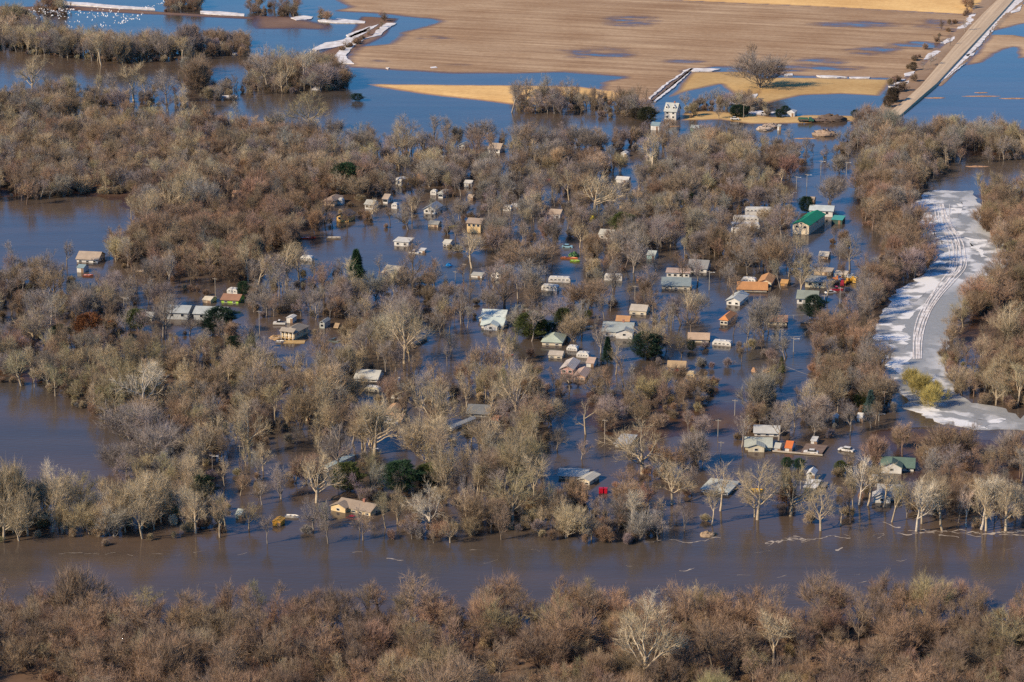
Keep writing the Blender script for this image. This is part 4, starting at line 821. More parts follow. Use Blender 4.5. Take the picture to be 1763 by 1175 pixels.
# utility poles
def pole(label, px, py, hpx, lamp=False, col=(.42,.36,.28), arm=True):
    s = scale_at(py)*CT; h = hpx/s; p = G(px, py); r = empty('utility_pole', p, R(-18), label, 'pole', 'utility poles standing in the flood')
    b = MB(); b.tube((0,0,-1), (0,0,h), .13, .09, 8); b.build('pole', paint(col), r)
    if arm: a = MB(); a.box(-.95, .95, -.06, .06, h-.48, h-.36); [a.tube((x, 0, h-.35), (x, 0, h-.1), .05, .05, 5) for x in (-.85, -.3, .35, .85)]; a.build('crossarm', paint((.36,.3,.22)), r)
    if lamp: l_ = MB(); l_.tube((0, 0, h-.8), (1.6, 0, h-.4), .05, .05, 5); l_.box(1.4, 2.1, -.15, .15, h-.48, h-.34); l_.build('lamp_arm', paint((.6,.6,.58)), r)
PW = (.40,.38,.33)
for a in [('utility pole on the dry strip between farmhouse and pond', 1280, 207, 27, False), ('utility pole in the road water above the hall, left one', 1413, 302, 25, True, PW), ('utility pole in the road water above the hall, right one', 1457, 303, 24, True, PW),
          ('lamp pole left of the pair above the green hall', 1371, 326, 22, True, PW), ('lamp pole right of the pair above the green hall', 1389, 322, 22, True, PW), ('lamp pole nearest the green-roofed hall', 1363, 354, 24, True, PW),
          ('tan utility pole above the tan shed on the left', 371, 511, 32, False), ('pale pole left of the grey barns', 214, 541, 30, True), ('grey pole left of the porch house', 447, 575, 40, False), ('pole in open water left of the boat', 476, 620, 24, False, (.2,.17,.14)),
          ('thin pale pole in the lagoon, upper of two', 799, 472, 18, False, PW), ('thin pale pole in the lagoon, lower of two', 784, 485, 18, False, PW), ('pale pole in open water left of the cone-shaped junipers', 955, 545, 22, False, PW), ('pole beside the round spruces', 891, 573, 30, True, PW), ('pole above the round spruces', 906, 541, 10, False, PW),
          ('pale lamp pole beside the dark-roofed white house', 1221, 500, 33, True, PW), ('pole below the middle mobile home', 1093, 520, 28, False), ('pole below the teal-grey roof', 1187, 522, 22, False, PW), ('thin lamp pole in the centre street', 1160, 552, 22, True, PW),
          ('pale pole in the junk yard water', 1446, 523, 28, False, PW), ('pole behind the broken-roofed white house', 1418, 548, 40, False), ('lamp pole inside the fenced yard', 1366, 606, 25, True, PW), ('pole in the right street south of the yard', 1331, 660, 42, False, PW),
          ('tall brown utility pole beside the frozen backwater', 1522, 709, 36, False, (.38,.26,.18)), ('short pale pole left of the brown utility pole', 1513, 725, 15, True, PW), ('pale pole in the right street, upper', 1294, 682, 26, False, PW), ('pale pole in the right street, middle', 1265, 716, 28, False, PW), ('pale pole in the right street, lower', 1236, 752, 30, False, PW), ('pole by the right street willow', 1241, 788, 28, False, PW),
          ('pole left of the stepped tin-roofed house', 932, 801, 22, False, PW), ('bare pole in the centre water beside the snag', 1041, 764, 42, False), ('pole in the lower left channel', 366, 812, 30, True), ('pole right of the lower left channel', 413, 796, 30, False), ('pole by the channel below the great cottonwood', 641, 795, 26, True, PW), ('pale pole left of the tall gable shed', 1378, 842, 16, True, PW), ('lamp pole in the fenced street, left side', 1399, 590, 20, True, PW), ('pole behind the low hip-roofed house', 1210, 800, 30, False)]:
    pole(*a)
# power line between the backwater pole and the street
wl_ = MB(); A, B = G(1522, 709)+Vector((0, 0, 6.2)), G(1331, 660)+Vector((0, 0, 7.6)); pr_ = A
for k in range(1, 13):
    t = k/12; q = A.lerp(B, t)-Vector((0, 0, 5*t*(1-t))); wl_.tube(pr_, q, .035, .035, 4); pr_ = q
tag(wl_.build('power_line', paint((.3,.28,.25))), 'sagging power line from the brown utility pole across the reddish cedar', 'cable')

# flock of white geese
bm_ = MB(); bm_.add([(-.45,0,0),(0,-.14,0),(.55,0,.05),(0,.14,0),(0,0,.16),(0,0,-.14),(.75,0,.08)], [(0,1,5),(0,5,3),(0,4,1),(0,3,4),(1,4,2),(4,3,2),(1,2,5),(5,2,3)])
bm_.add([(.15,.08,.05),(-.2,.08,.05),(-.25,.95,.38),(-.05,.9,.38)], [(0,1,2,3)]); bm_.add([(.15,-.08,.05),(-.2,-.08,.05),(-.25,-.95,.38),(-.05,-.9,.38)], [(3,2,1,0)])
g0 = None
def goose(px, py):
    global g0
    z = rnd.uniform(4, 14); p = G(px, py, z)
    if g0 is None: g0 = bm_.build('goose', paint((.9,.9,.88), .7, .05)); o = g0
    else: o = g0.copy(); COL.objects.link(o)
    o.location = p; o.rotation_euler = (rnd.uniform(-.3, .3), 0, rnd.uniform(-.6, .6)); o.scale = (1.15,)*3
    tag(o, 'white goose flying low over the flooded field at the upper left', 'goose', 'white geese flying over the flooded field')
for i in range(70): goose(rnd.gauss(100, 30), 13+abs(rnd.gauss(0, 7))+rnd.uniform(0, 8))
for i in range(60): t = rnd.random(); goose(150+t*90+rnd.gauss(0, 4), 22+12*t+rnd.gauss(0, 4))
for i in range(25): t = rnd.random(); goose(205+40*t+rnd.gauss(0, 2), 42-16*t+rnd.gauss(0, 1.5))
for i in range(14): t = rnd.random(); goose(245+42*t, 15-11*t+rnd.gauss(0, 1.2))
for i in range(18): goose(rnd.uniform(110, 190), rnd.uniform(36, 48))

# ------------------------------------------------------------------ TREES
def tube_np(segs, k):
    """segs: (p,q,r0,r1) -> verts, quads"""
    if not segs: return np.zeros((0, 3)), np.zeros((0, 4), int)
    P = np.array([s[0] for s in segs]); Q = np.array([s[1] for s in segs]); r0 = np.array([s[2] for s in segs]); r1 = np.array([s[3] for s in segs])
    D = Q-P; D /= np.linalg.norm(D, axis=1, keepdims=True)+1e-9
    ref = np.where(np.abs(D[:, 2:3]) < .9, [[0, 0, 1]], [[1, 0, 0]]); A = np.cross(D, ref); A /= np.linalg.norm(A, axis=1, keepdims=True)+1e-9; B = np.cross(D, A)
    t = 2*np.pi*np.arange(k)/k; ring = A[:, None]*np.cos(t)[None, :, None] + B[:, None]*np.sin(t)[None, :, None]
    V = np.concatenate([P[:, None]+ring*r0[:, None, None], Q[:, None]+ring*r1[:, None, None]], 1).reshape(-1, 3)
    b = (np.arange(len(segs))*2*k)[:, None]; i = np.arange(k)[None]; j = (i+1) % k
    return V, np.stack([b+i, b+j, b+k+j, b+k+i], -1).reshape(-1, 4)
def blades(P, D, L, Wd, r):
    """thin triangles from P along D"""
    n = len(P); D = D/(np.linalg.norm(D, axis=1, keepdims=True)+1e-9)
    S = np.cross(D, r.normal(size=(n, 3))); S /= np.linalg.norm(S, axis=1, keepdims=True)+1e-9
    V = np.stack([P-S*Wd[:, None]/2, P+S*Wd[:, None]/2, P+D*L[:, None]], 1).reshape(-1, 3)
    return V, np.arange(3*n).reshape(-1, 3)
def gen_tree(name, seed, Ht, spread, trunkf, nl, n2, n3, ntw, up=.25, r0=.34, tw=(.7, 1.5), tww=.036, lean=0, angle=(20, 55), multi=1, base=.3):
    r = np.random.default_rng(seed); seg0, seg1, seg2, l3 = [], [], [], []
    def walk(p, d, L, ra, rb, n, wig, upw, out):
        nodes = [(p.copy(), d.copy(), ra)]
        for i in range(n):
            d = d + r.normal(size=3)*wig; d[2] += upw; d /= np.linalg.norm(d); q = p+d*L/n
            a_ = ra+(rb-ra)*i/n; b_ = ra+(rb-ra)*(i+1)/n; out.append((p, q, a_, b_)); p = q; nodes.append((p.copy(), d.copy(), b_))
        return nodes
    def kid(d, a, az):
        d = d/np.linalg.norm(d); x = np.cross(d, [.3, .1, 1.0] if abs(d[2]) < .9 else [1, 0, 0]); x /= np.linalg.norm(x); y = np.cross(d, x)
        return d*math.cos(a)+(x*math.cos(az)+y*math.sin(az))*math.sin(a)
    for m_ in range(multi):
        d0 = np.array([lean+(r.normal()*.22 if multi > 1 else r.normal()*.04), (r.normal()*.22 if multi > 1 else r.normal()*.04), 1.0]); d0 /= np.linalg.norm(d0)
        p0 = np.array([r.normal()*.5 if multi > 1 else 0, r.normal()*.5 if multi > 1 else 0, -1.0])
        tl = Ht*trunkf+1; tn = walk(p0, d0, tl, r0*1.25, r0*.72, 6, .05, .02, seg0)
        ln = Ht*(1-trunkf)
        for i in range(nl):
            t = r.uniform(base, 1.0) if i > 1 else 1.0; nd = tn[min(6, int(t*6))]
            a = math.radians(r.uniform(*angle))*(1 if i else .3); az = 2*math.pi*(i*.382+r.uniform(-.08, .08))
            L = ln*r.uniform(.75, 1.0)*(1.0 if i else 1.05)*(.65+.35*t); ds = kid(nd[1], a, az); ds[:2] *= spread; ds /= np.linalg.norm(ds)
            ra = r0*r.uniform(.38, .55); l1 = walk(nd[0], ds, L*.8, ra, ra*.32, 7, .13, up*.3, seg1)
            for j in range(n2):
                t2 = .36+.64*(j+r.random())/n2; k = min(7, int(t2*7)); nd2 = l1[k]; d2 = kid(nd2[1], math.radians(r.uniform(25, 65)), r.uniform(0, 6.28)); d2[2] += .15; d2 /= np.linalg.norm(d2)
                L2 = ln*r.uniform(.22, .38)*(1.15-.45*t2); rb = max(.05, nd2[2]*.6); l2 = walk(nd2[0], d2, L2, rb, .02, 4, .16, up*.25, seg2)
                for q in range(n3):
                    k = min(4, int(1+4*r.random())); nd3 = l2[k]; d3 = kid(nd3[1], math.radians(r.uniform(15, 60)), r.uniform(0, 6.28)); l3.append((nd3[0], d3, ln*r.uniform(.09, .19)))
            for q in range(4): l3.append((l1[-1][0], kid(l1[-1][1], math.radians(r.uniform(10, 50)), r.uniform(0, 6.28)), ln*.12))
    V0, F0 = tube_np(seg0, 8); V1, F1 = tube_np(seg1, 5); V2, F2 = tube_np(seg2, 3)
    tm = mesh_np(name+'_trunk', np.concatenate([V0, V1, V2]), [F0, F1+len(V0), F2+len(V0)+len(V1)], True); tm.materials.append(M_BARK)
    P = np.array([a[0] for a in l3]); D = np.array([a[1] for a in l3]); L = np.array([a[2] for a in l3])
    Va, Fa = blades(P, D, L*1.1, np.full(len(P), .055), r)
    ntw = max(3, int(ntw*.5)); n = len(P)*ntw; ii = np.repeat(np.arange(len(P)), ntw); t = r.random(n)
    Pt = P[ii]+D[ii]*(L[ii]*t)[:, None]; Dt = D[ii]*.9+r.normal(size=(n, 3))*.36; Dt[:, 2] += up*1.2
    Vb, Fb = blades(Pt, Dt, r.uniform(tw[0], tw[1], n)*1.45, r.uniform(tww*.7, tww*1.3, n), r)
    cm = mesh_np(name+'_crown', np.concatenate([Va, Vb]), [Fa, Fb+len(Va)]); cm.materials.append(M_TWIG)
    z = np.concatenate([V1[:, 2], Vb[:, 2]]); hh = float(np.percentile(z, 99.7)); wd = float(np.percentile(np.abs(Vb[:, 0]), 97))*2
    return dict(trunk=tm, crown=cm, h=hh, w=wd)
PROTO = [
 gen_tree('wide', 1, 17, 1.35, .34, 7, 8, 7, 15, .26, .42, base=.75, angle=(22, 58)),
 gen_tree('round', 2, 15, 1.15, .36, 7, 8, 6, 15, .34, .32, base=.75),
 gen_tree('tall', 3, 18, .75, .42, 6, 7, 6, 14, .45, .28, base=.7, angle=(15, 42)),
 gen_tree('leaning', 4, 16, 1.2, .38, 6, 7, 6, 14, .24, .34, lean=.28, base=.7),
 gen_tree('fuzzy', 5, 11, 1.1, .12, 6, 8, 6, 19, .45, .17, tw=(.8, 1.7), multi=2, angle=(15, 60)),
 gen_tree('slender', 6, 14, .6, .42, 5, 6, 5, 13, .5, .16, angle=(15, 45)),
 gen_tree('old', 7, 16, 1.35, .28, 8, 8, 7, 14, .26, .5, angle=(24, 56), base=.6, tw=(.6, 1.2)),
 gen_tree('vase', 8, 17, .95, .18, 8, 8, 6, 16, .55, .3, angle=(15, 42)),
 gen_tree('sparse', 9, 15, 1.05, .42, 6, 7, 4, 9, .3, .28, base=.7, angle=(20, 48)),
 gen_tree('brushy', 10, 8, 1.0, .06, 5, 7, 6, 18, .5, .09, tw=(.7, 1.6), multi=4, angle=(10, 50), base=.1),
 gen_tree('thicket', 12, 5, 1.3, .04, 5, 6, 5, 16, .45, .05, tw=(.6, 1.3), multi=6, angle=(20, 65), base=.1),
 gen_tree('snag', 13, 13, 1.0, .5, 5, 4, 2, 2, .15, .34, angle=(25, 60)),
]
for i_, p_ in enumerate(PROTO): print('proto', i_, round(p_['h'], 1), round(p_['w'], 1), round(p_['w']/p_['h'], 2))
WK = [min(1.2, a/(p_['w']/p_['h'])) for a, p_ in zip((.80,.78,.58,.8,.88,.48,.88,.66,.66,.95,1.25,.7), PROTO)]
PAL = {  # crown, bark
 'tan': ((.48,.385,.245), (.50,.41,.28)), 'brown': ((.325,.235,.16), (.22,.175,.13)), 'reddish': ((.39,.26,.168), (.20,.14,.105)), 'grey': ((.335,.287,.248), (.30,.26,.21)),
 'dark': ((.26,.19,.14), (.15,.12,.10)), 'olive': ((.36,.30,.17), (.34,.28,.19)), 'pale': ((.66,.57,.42), (.62,.55,.44)), 'willow': ((.46,.38,.13), (.40,.32,.14)),
}
def tree(px, py, hpx, proto, pal, label=None, wscale=1.0, parts=True, group=None, rz=None, cat='tree', wpos=None, hm=None, name='bare_tree'):
    p = G(px, py) if wpos is None else Vector(wpos); s = scale_at(py)*CT; h = hpx/s if hm is None else hm
    pr = PROTO[proto]; k = h/pr['h']; rz = rnd.uniform(0, 6.28) if rz is None else rz
    r = empty(name, p, rz, label, cat, group); r.scale = (k*wscale*WK[proto], k*wscale*WK[proto], k)
    c, b = PAL[pal] if isinstance(pal, str) else pal; v = rnd.uniform(.82, 1.15)
    t = link('trunk', pr['trunk'], r); cr = link('crown', pr['crown'], r)
    for o in (t, cr): o['tint'] = [x*v for x in c]; o['bark'] = [x*v for x in b]
    TREES.append((px, py)); return r
TREES = []
# trees one can point at in the photograph: base x, base y, height px, proto, palette, width, label
HAND = [
 (1128,206,30,1,'grey',1,'round bare tree touching the left wall of the tall farmhouse'), (1150,226,24,4,'brown',1,'low brown tree between the white farm shed and the farmhouse'),
 (1352,300,50,1,'grey',1,'grey tree left of the poplar-like one in the farmyard flood'), (1238,205,26,1,'grey',.9,'small tree between farmhouse and the farm pole'), (1300,190,30,1,'grey',.9,'small leaning tree left of the pond cottage'), (1660,56,26,8,'grey',1,'thin roadside tree highest up the gravel road'), (1635,80,20,8,'dark',1.1,'black forked roadside tree casting a shadow on the gravel'), (1601,114,22,1,'grey',1.1,'round bare roadside tree midway along the gravel road'), (1590,122,18,8,'grey',1.1,'small roadside tree below the round bare one'), (1556,158,18,9,'brown',1,'brown roadside brush beside the snow patch'), (1500,222,44,4,'grey',.9,'frosty grey tree where the road enters the flood'), (1575,142,16,9,'brown',1,'brown roadside brush above the snow patch'),
 (56,165,70,0,'tan',1.2,'round-crowned lone tree at the far upper left bank'), (201,178,58,3,'grey',.9,'leaning tree left of the forked pair on the upper left bank'), (231,176,68,2,'tan',1.2,'tall vase-shaped tree in the middle of the upper left bank'), (287,176,58,1,'grey',.85,'small round tree right on the upper left bank'), (338,160,60,9,'brown',1,'dense brown clump tree standing in the upper left river'),
 (175,113,62,2,'tan',1,'tall pale trunked tree at the river edge of the top left wood'), (275,104,58,0,'grey',1,'broad grey tree at the right end of the top left wood'), (375,84,36,4,'brown',1.1,'rounded brown tree right of the top left wood'), (408,92,28,4,'brown',1,'small brown tree on a snowy islet at the top'),
 (461,150,72,1,'grey',1,'grey tree at the left of the upper clump by the snow hedge'), (495,155,66,0,'tan',.9,'white-limbed tree in the upper clump left of the snowy hedge'), (515,150,68,3,'pale',1,'pale forked tree in the middle of the upper clump'),(575,140,44,4,'brown',1,'low brown tree at the right end of the upper clump'),
 (534,228,68,0,'olive',1.5,'great fan-shaped tan tree in front of the upper flood'), (487,240,48,7,'tan',1,'small tan tree left of the great fan-shaped one'), (573,285,48,6,'tan',1,'tan gnarled tree below the great fan-shaped one'),
 (880,194,58,3,'grey',1,'dark lone tree mirrored in the upper flood, left of the farm row'), (1291,112,40,3,'brown',1.1,'leaning dark tree at the edge of the big field'), (1312,152,64,4,'grey',1.35,'broad grey tree between the two tan fields'), (1305,150,44,2,'brown',.9,'dark slim tree in front of the broad field-edge tree'),
 (955,196,52,8,'grey',.9,'pale leaning trunked tree in the farm row'), (905,180,50,3,'grey',1,'left grey tree of the farm row'), (978,178,48,8,'grey',1,'tallest thin tree of the farm row'), (1098,178,36,8,'brown',1,'thin tree left of the farm track'), (1111,182,34,8,'brown',1,'thin tree right at the foot of the farm track'), (1182,188,30,1,'grey',1,'small grey tree behind the tall farmhouse'), (1216,186,28,1,'grey',1,'small tree in the blue farm inlet'),
 (700,250,56,1,'grey',1,'grey tree on the shore of the upper flood, left of a tall one'), (694,278,70,0,'tan',.9,'tan tree standing in front of the upper shore'), (745,250,56,2,'grey',.8,'tall leaning tree on the shore of the upper flood'), (773,248,50,2,'grey',.7,'slim dark tree right on the shore of the upper flood'), (825,250,46,4,'grey',1,'rounded tree on the upper shore left of the white house'),
 (1202,288,62,0,'tan',1,'dark-limbed spreading tree below the green farm shed'), (1120,297,66,3,'tan',1.2,'forked tan tree in front of the half hidden upper house'), (1272,292,56,4,'tan',1,'round tan tree right of the dark-limbed spreading one'),(1366,280,60,5,'grey',1.1,'poplar-like grey tree in the farmyard flood'),
 (1023,366,72,6,'tan',1.5,'great pale forked tree in the upper centre canopy'), (980,345,60,8,'tan',1,'leaning tan trunk left of the great pale forked tree'), (915,375,52,8,'tan',1,'white-limbed tree left in the upper centre'),
 (252,397,76,0,'tan',1,'tan tree with pale trunk at the right shore of the left lagoon'), (226,376,44,2,'tan',.8,'slim pale tree at the very shore of the left lagoon'), (290,370,70,6,'tan',1.1,'tan multi-limbed tree above the left lagoon shore'), (330,355,78,7,'tan',1.1,'tallest tan tree of the group above the left lagoon'), (308,365,74,2,'tan',1,'narrow tan tree within the group above the left lagoon'),
 (118,333,52,6,'brown',1.1,'dark spreading tree mirrored at the top of the left lagoon'), (46,352,46,3,'reddish',1,'reddish leaning tree mirrored in the left lagoon'), (115,458,48,3,'grey',.9,'leaning dark tree left of the brown-roofed lagoon house'), (25,470,58,5,'grey',.9,'slim grey tree at the left frame edge of the lagoon'), (188,430,42,5,'brown',1,'dark small tree above the lagoon house, left'), (200,428,42,5,'brown',1,'dark small tree above the lagoon house, right'),
 (493,490,76,0,'tan',1.15,'dark-trunked round tree standing in the lagoon'), (515,480,60,1,'tan',.9,'smaller round tree right beside the lagoon tree'), (428,485,66,3,'tan',1,'pale-limbed leaning tree left of the lagoon'), (711,468,64,8,'brown',1,'thin leaning tree in the lagoon mirrored in blue water'), (813,462,70,8,'tan',1.2,'pale V-shaped tree leaning left beside the dock shed'), (652,475,40,8,'grey',.9,'thin bare tree in the lagoon right of the tall spruce'), (589,480,38,1,'grey',1,'small grey tree left of the tall spruce'),
 (281,582,80,0,'grey',1.1,'big grey tree in front of the left grey barn'), (214,588,62,8,'grey',1,'thin white-limbed tree below the small grey shed house'), (190,540,58,7,'tan',.8,'tan fan-shaped tree left of the small grey shed house'), (60,598,72,6,'tan',1.1,'tan gnarled tree at the far left middle'), (18,505,44,3,'grey',1,'dark grey tree at the left edge, middle height'),
 (696,626,112,0,'tan',1.0,'big lone cottonwood standing in open water, centre left'), (690,560,50,4,'grey',1.2,'round grey tree behind the big lone cottonwood'), (597,615,50,1,'tan',.8,'small tan tree right of the porch house'), (572,690,66,8,'grey',.8,'thin tree in the blue channel, left centre'), (550,640,72,7,'brown',1.1,'brown tree behind the left middle gable house'), (525,710,76,3,'brown',.9,'crooked brown tree right of the left middle gable house'), (627,640,48,7,'tan',.7,'narrow tan tree left of the big lone cottonwood'), (665,645,60,2,'grey',.8,'grey tree left behind the lone cottonwood'),
 (748,756,112,0,'tan',1.35,'great fan-crowned cottonwood in the middle of the flood'), (705,745,76,3,'brown',.9,'brown crooked tree left below the great cottonwood'), (645,783,110,6,'tan',1,'old forked cottonwood by the channel, left stem'), (630,780,84,7,'tan',.8,'tan tree left of the old forked cottonwood'), (584,812,80,0,'grey',1,'dark-forked tree in front of the lower left teal house'), (888,722,102,6,'tan',1.1,'old leaning cottonwood right of the centre thicket'), (808,650,52,3,'tan',.8,'tan crooked tree above the centre thicket'), (770,630,44,8,'grey',.8,'bent tree in the centre channel'), (850,690,66,7,'brown',1,'tall brown tree left of the old leaning cottonwood'),
 (545,866,92,6,'tan',1,'old forked pale tree left of the long riverside house'), (482,843,50,8,'grey',.8,'thin dark tree in the lower left channel'), (446,828,40,8,'grey',.8,'small thin tree in the lower left channel'), (352,800,74,6,'tan',1.2,'dark-forked old tree at the lower left channel head'), (380,780,66,1,'tan',.9,'tan round tree behind the channel head tree'), (430,785,90,0,'tan',1.1,'tan spreading tree right of the lower left channel'), (387,838,56,8,'tan',.8,'small twisted tan tree in the lower left channel'), (418,833,50,8,'brown',.8,'small brown tree in the lower left channel'),
 (245,712,96,0,'pale',1.3,'white-limbed giant right of the left lake'), (215,690,84,6,'olive',1.4,'broad olive-tan tree behind the left lake shore'), (190,672,66,6,'olive',1.3,'low olive tree at the top of the left lake shore'), (222,758,66,4,'grey',1.4,'dome of pale grey twigs at the lake edge'), (272,790,62,4,'grey',1.3,'second grey dome right of the lake edge one'), (200,810,50,4,'grey',1.2,'low grey dome at the lake corner'),
 (767,853,90,7,'tan',1,'tan tree with pale trunk in the lower centre'), (880,845,110,7,'tan',.9,'tall pale tree with white snag tips, lower centre'), (882,903,100,1,'olive',1.1,'rough olive-barked tree in the lower centre'), (742,918,88,6,'pale',1,'pale spreading tree at the river edge, lower centre'), (800,872,60,8,'grey',.9,'grey leaning tree in the lower centre channel'), (620,915,50,8,'grey',1,'dark forked tree in front of the riverside house'), (565,936,80,5,'grey',1,'dark slim tree at the river edge'),
 (1009,748,66,11,'tan',.9,'pale broken snag standing in the centre water'), (1107,816,92,6,'tan',1.5,'great spreading elm over the flat roof'), (1157,868,86,0,'tan',1.2,'broad tan tree right below the great elm'), (1060,645,60,8,'tan',.9,'leaning white tree right of the pink house'), (1130,615,76,6,'tan',1.2,'gnarled tree with pale limbs below the large white house'), (1190,575,52,0,'brown',1,'round brown tree in the centre street'), (1258,520,48,3,'brown',1,'dark leaning tree left of the orange roofs'), (1125,545,50,0,'brown',1,'brown round tree right of the large white house'),
 (1010,530,50,4,'brown',1.3,'round brown tree below the middle campers'), (918,545,64,7,'brown',1,'tall narrow brown tree left of the middle campers'), (912,470,56,4,'brown',1.5,'broad brown dome tree above the middle campers'), (1025,478,34,9,'tan',1,'pale tan bush tree above the mobile home'), (1090,470,70,7,'grey',1.1,'tall grey tree behind the mobile home'),
 (1304,895,112,0,'tan',1,'left cottonwood of the lower right river row'), (1225,905,74,3,'tan',.8,'tan crooked tree left in the lower right flood'), (1240,880,90,8,'tan',1,'bent two-armed tree by the low hip-roofed house'), (1413,914,80,0,'tan',1.1,'forked cottonwood at the river edge, right'), (1447,905,40,11,'tan',1,'twisted stump tree at the right river edge'), (1465,900,62,3,'dark',1,'dark slanting tree at the right river edge'), (1578,914,104,3,'pale',1,'white-trunked leaning cottonwood at the river'), (1587,902,84,0,'tan',.9,'cottonwood just behind the white-trunked one'), (1623,913,90,2,'tan',1.1,'straight tan cottonwood right of the white-trunked one'), (1689,912,100,2,'pale',1.1,'tall bright-trunked cottonwood in the right river row'), (1698,914,88,0,'tan',1,'second trunk beside the bright cottonwood'), (1732,914,96,0,'tan',1.1,'rightmost leaning cottonwood of the river row'), (1712,912,80,5,'dark',1,'dark slim tree among the right river row'), (1650,900,70,5,'grey',1,'grey slim tree among the right river row'), (1084,918,84,2,'pale',.8,'pale curved trunk at the river edge, centre right'), (1203,800,60,9,'grey',1,'grey brushy tree right of the elm'),
 (1450,700,62,7,'tan',.9,'orange-limbed fan tree below the reddish cedar'), (1340,762,62,1,'grey',1.2,'dark tree before the white house above the grey-green roof'), (1277,770,60,8,'grey',1,'leaning dark tree in the right street water'), (1400,758,60,1,'grey',1,'grey tree behind the flooded yard'), (1463,750,56,3,'grey',1,'pale-trunked tree right of the yard'), (1300,890,70,1,'tan',1,'companion tree behind the left cottonwood'),
 (1463,465,62,0,'grey',1.1,'grey tree with clear trunk below the green-roofed hall'), (1430,350,50,4,'grey',1,'round grey tree above the white house behind the hall'), (1415,480,40,1,'grey',1,'small grey tree above the tin-roofed yard house'),
 (1107,1188,168,0,'tan',.95,'great tan cottonwood rising at the bottom of the near wood'), (1122,1110,100,8,'pale',1,'white snag behind the great near cottonwood'), (965,1115,100,6,'olive',1,'dark-limbed olive tree in the near wood'), (62,1058,64,8,'dark',1,'dark crooked tree poking above the near wood, left'), (855,1120,90,7,'olive',1.2,'golden dense tree at the near river bank'), (1497,1070,70,2,'brown',.8,'tall brown tree poking above the near wood, right'), (690,1200,80,4,'tan',.9,'tan tufted tree at the bottom of the near wood'), (1330,1150,110,2,'tan',1,'tan tree with clear trunk in the near right wood'), (1215,1075,70,0,'brown',.9,'round brown tree at the near bank right of centre'),
]
for px, py, hp, k, pal, wsc, lab in HAND: tree(px, py, hp, k, pal, lab, wsc)

# evergreens
def conifer(seed, Ht, Rb, dens, cone=True, w=.14):
    r = np.random.default_rng(seed); n = dens; t = r.random(n)**.8; z = .06*Ht+t*Ht*.94
    layers = np.round(t*11)/11
    if cone: rad = Rb*(1-t)**.85*(1-.25*np.abs(t-layers)*11*2)
    else: rad = Rb*np.sqrt(np.clip(1-(2*t-1)**2*.92, 0, 1))
    az = r.random(n)*6.283; lump = 1+.30*np.sin(az*3+seed+t*9)+.22*np.sin(az*5+t*25)+.12*np.sin(az*11+t*50); rr = rad*lump*np.sqrt(r.uniform(.25, 1, n))
    P = np.stack([rr*np.cos(az), rr*np.sin(az), z], 1); D = np.stack([np.cos(az), np.sin(az), np.full(n, -.25 if cone else .5)], 1)+r.normal(size=(n, 3))*.5
    V, Fc = blades(P, D, r.uniform(.35, .9, n)*Ht/10+.15, np.full(n, w*Ht/9), r)
    cm = mesh_np('needles', V, [Fc]); cm.materials.append(M_NEEDLE)
    tv, tf = tube_np([(np.array([0, 0, -1.]), np.array([0, 0, Ht*.9]), .02*Ht, .01)], 7); seg = [(np.array([0, 0, zz]), np.array([math.cos(a)*Rb*(1-zz/Ht)*.8, math.sin(a)*Rb*(1-zz/Ht)*.8, zz-.1]), .05, .02) for zz, a in zip(np.linspace(.1*Ht, .9*Ht, 40), r.random(40)*6.28)]
    v2, f2 = tube_np(seg, 3); tm = mesh_np('conifer_trunk', np.concatenate([tv, v2]), [tf, f2+len(tv)]); tm.materials.append(M_BARK)
    return dict(trunk=tm, crown=cm, h=Ht)
CON = [conifer(1, 12, 3.2, 9000), conifer(2, 10, 2.6, 7000), conifer(3, 6, 2.6, 6000, False), conifer(4, 8, 3.6, 8000, False), conifer(5, 14, 3.6, 7000, True, .12)]
EVERG = (.035,.075,.035); DKG = (.025,.05,.03); OLG = (.09,.11,.035); RUST = (.20,.085,.035); BLG = (.07,.12,.11); YB = (.30,.24,.07)
